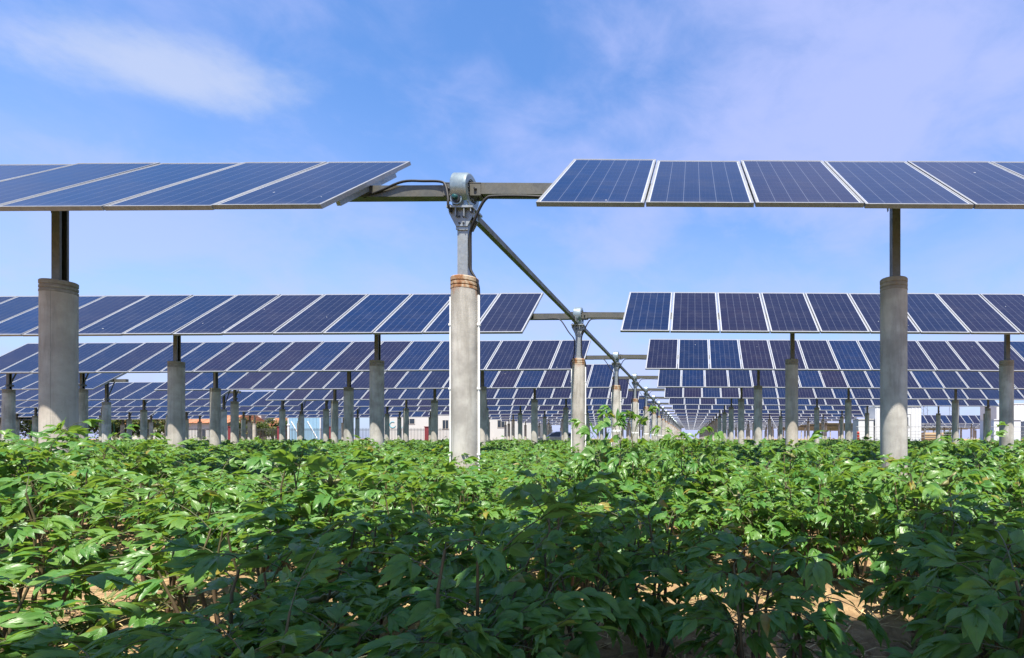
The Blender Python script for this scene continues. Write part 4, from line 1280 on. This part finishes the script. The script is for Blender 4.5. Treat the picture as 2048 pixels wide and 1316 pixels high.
tspots = [(8, 50, 0, 1.0, 'leafy tree at the left edge beside the first green post'), (62, 54, 1, 1.1, 'rounded green tree just left of the big left pile'), (100, 58, 2, .85, 'tall green tree behind the big left pile'),
          (170, 52, 1, 1.05, 'green tree showing right of the big left pile'), (212, 56, 0, .9, 'dense green tree left of the low red-roofed house'), (250, 53, 1, .8, 'small tree in front of the low red-roofed house'), (300, 55, 0, .85, 'slim green tree in front of the white gap left of the orange roof'),
          (332, 60, 1, .9, 'tree just left of the white house with orange roof'), (487, 68, 1, .95, 'tree overgrowing the grey house'), (520, 66, 1, .8, 'tree between the grey house and broad orange roof'), (545, 68, 1, .95, 'shrubby tree before the broad orange roof'),
          (576, 66, 1, .9, 'tree at the right end of the broad orange roof'), (640, 70, 0, .95, 'tree behind the right end of the blue shed'), (1030, 84, 0, 1.0, 'tree behind the right end of the white workshop'), (1085, 96, 2, .9, 'far tree between the piles near the silver car'),
          (1895, 62, 1, .45, 'small round shrub at the foot of the right-hand piles')]
for i, (pxx, d, v, s, lab) in enumerate(tspots):
    nm = 'shrub' if s < .5 else 'tree'
    t = empty(nm, (wx(pxx, d), d, 0), i * 1.3); t.scale = (s * 1.1, s * 1.1, s)
    tag(t, lab, 'shrub' if s < .5 else 'tree', 'trees behind the left rows' if pxx < 1200 else None)
    put('trunk', TREES[v][0], t); put('crown', TREES[v][1], t)
# hedge strip of scrub at the left foot of the trees
def scrub():
    rng = random.Random(77); mb = MB()
    for i in range(5200):
        d = rng.uniform(44, 50); x = wx(rng.uniform(-30, 420), d)
        p = Vector((x, d, rng.uniform(.1, .75) * (1 + .5 * math.sin(x * .9))))
        M = Matrix.Rotation(rng.uniform(0, 6.28), 3, 'Z') @ Matrix.Rotation(rng.uniform(-1, 1), 3, 'X'); s = rng.uniform(.08, .18)
        mb.quad([p + M @ Vector(v) * s for v in ((-.35, 0, 0), (.0, -.5, .05), (.35, 0, 0), (0, .6, -.08))], 0, [(0, .5), (.5, 0), (1, .5), (.5, 1)], rng.random(), True)
    tag(mb.build('undergrowth', 'weed_leaf'), 'yellow-green undergrowth at the foot of the left trees', 'undergrowth', kind='stuff')
scrub()

def car(x, y, rz):
    t = empty('parked_car', (x, y, 0), rz); tag(t, 'silver car parked between the distant piles', 'car')
    prof = [(-2.1, .35), (-2.15, .62), (-2.05, .82), (-1.25, .95), (-.75, 1.30), (-.3, 1.44), (.6, 1.44), (1.25, 1.18), (1.65, .98), (2.1, .92), (2.18, .6), (2.12, .35)]
    mb = MB(); b = 0
    n = len(prof)
    for yy_, sc in ((-.84, .0), (-.80, 1), (.80, 1), (.84, .0)): pass
    secs = []
    for yy_, ins in ((-.86, .06), (-.78, 0), (.78, 0), (.86, .06)):
        s = len(mb.v)
        for px_, pz in prof:
            taper = 1 - .16 * max(0, pz - .9) / .5
            mb.v.append((px_ * (1 - ins * .2), yy_ * taper, pz - ins * .3 * (pz > .5))); 
        secs.append(s)
    for a, c in zip(secs, secs[1:]):
        for i in range(n):
            j = (i + 1) % n; mb.face((a + i, c + i, c + j, a + j), 0, None, 0, True)
    mb.face([secs[0] + i for i in range(n)]); mb.face([secs[-1] + i for i in range(n)][::-1])
    mb.build('body', 'car_silver', t)
    for s in (-1, 1):
        for poly in ([(-1.05, .97), (-.68, 1.28), (-.28, 1.38), (.08, 1.38), (.08, .97)], [(.16, .97), (.16, 1.38), (.56, 1.38), (1.08, 1.16), (1.3, .99)]):
            mb = MB(); y0 = .80 * s
            k = len(mb.v); mb.v += [(px_, s * (.862 * (1 - .16 * max(0, pz - .9) / .5)), pz) for px_, pz in poly]; mb.face(list(range(k, k + len(poly)))); mb.build('side_window', 'dark_glass', t)
        for xw in (-1.3, 1.3):
            wl = MB().lathe([(.2, -.1), (.31, -.1), (.33, -.07), (.33, .07), (.31, .1), (.2, .1)], 20, 0, 'y').build('wheel', 'tyre', t, (xw, s * .76, .33))
            MB().lathe([(.04, -.112), (.19, -.104), (.2, -.1), (.2, .1), (.19, .104), (.04, .112)], 16, 0, 'y').build('rim', 'car_silver', wl)
        MB().box((-2.08, s * .6, .72), (.12, .34, .14)).build('headlight', 'white_paint', t); MB().box((2.1, s * .62, .78), (.1, .3, .14)).build('tail_light', 'red_paint', t)
car(wx(1122, 47.5), 47.6, R(4))
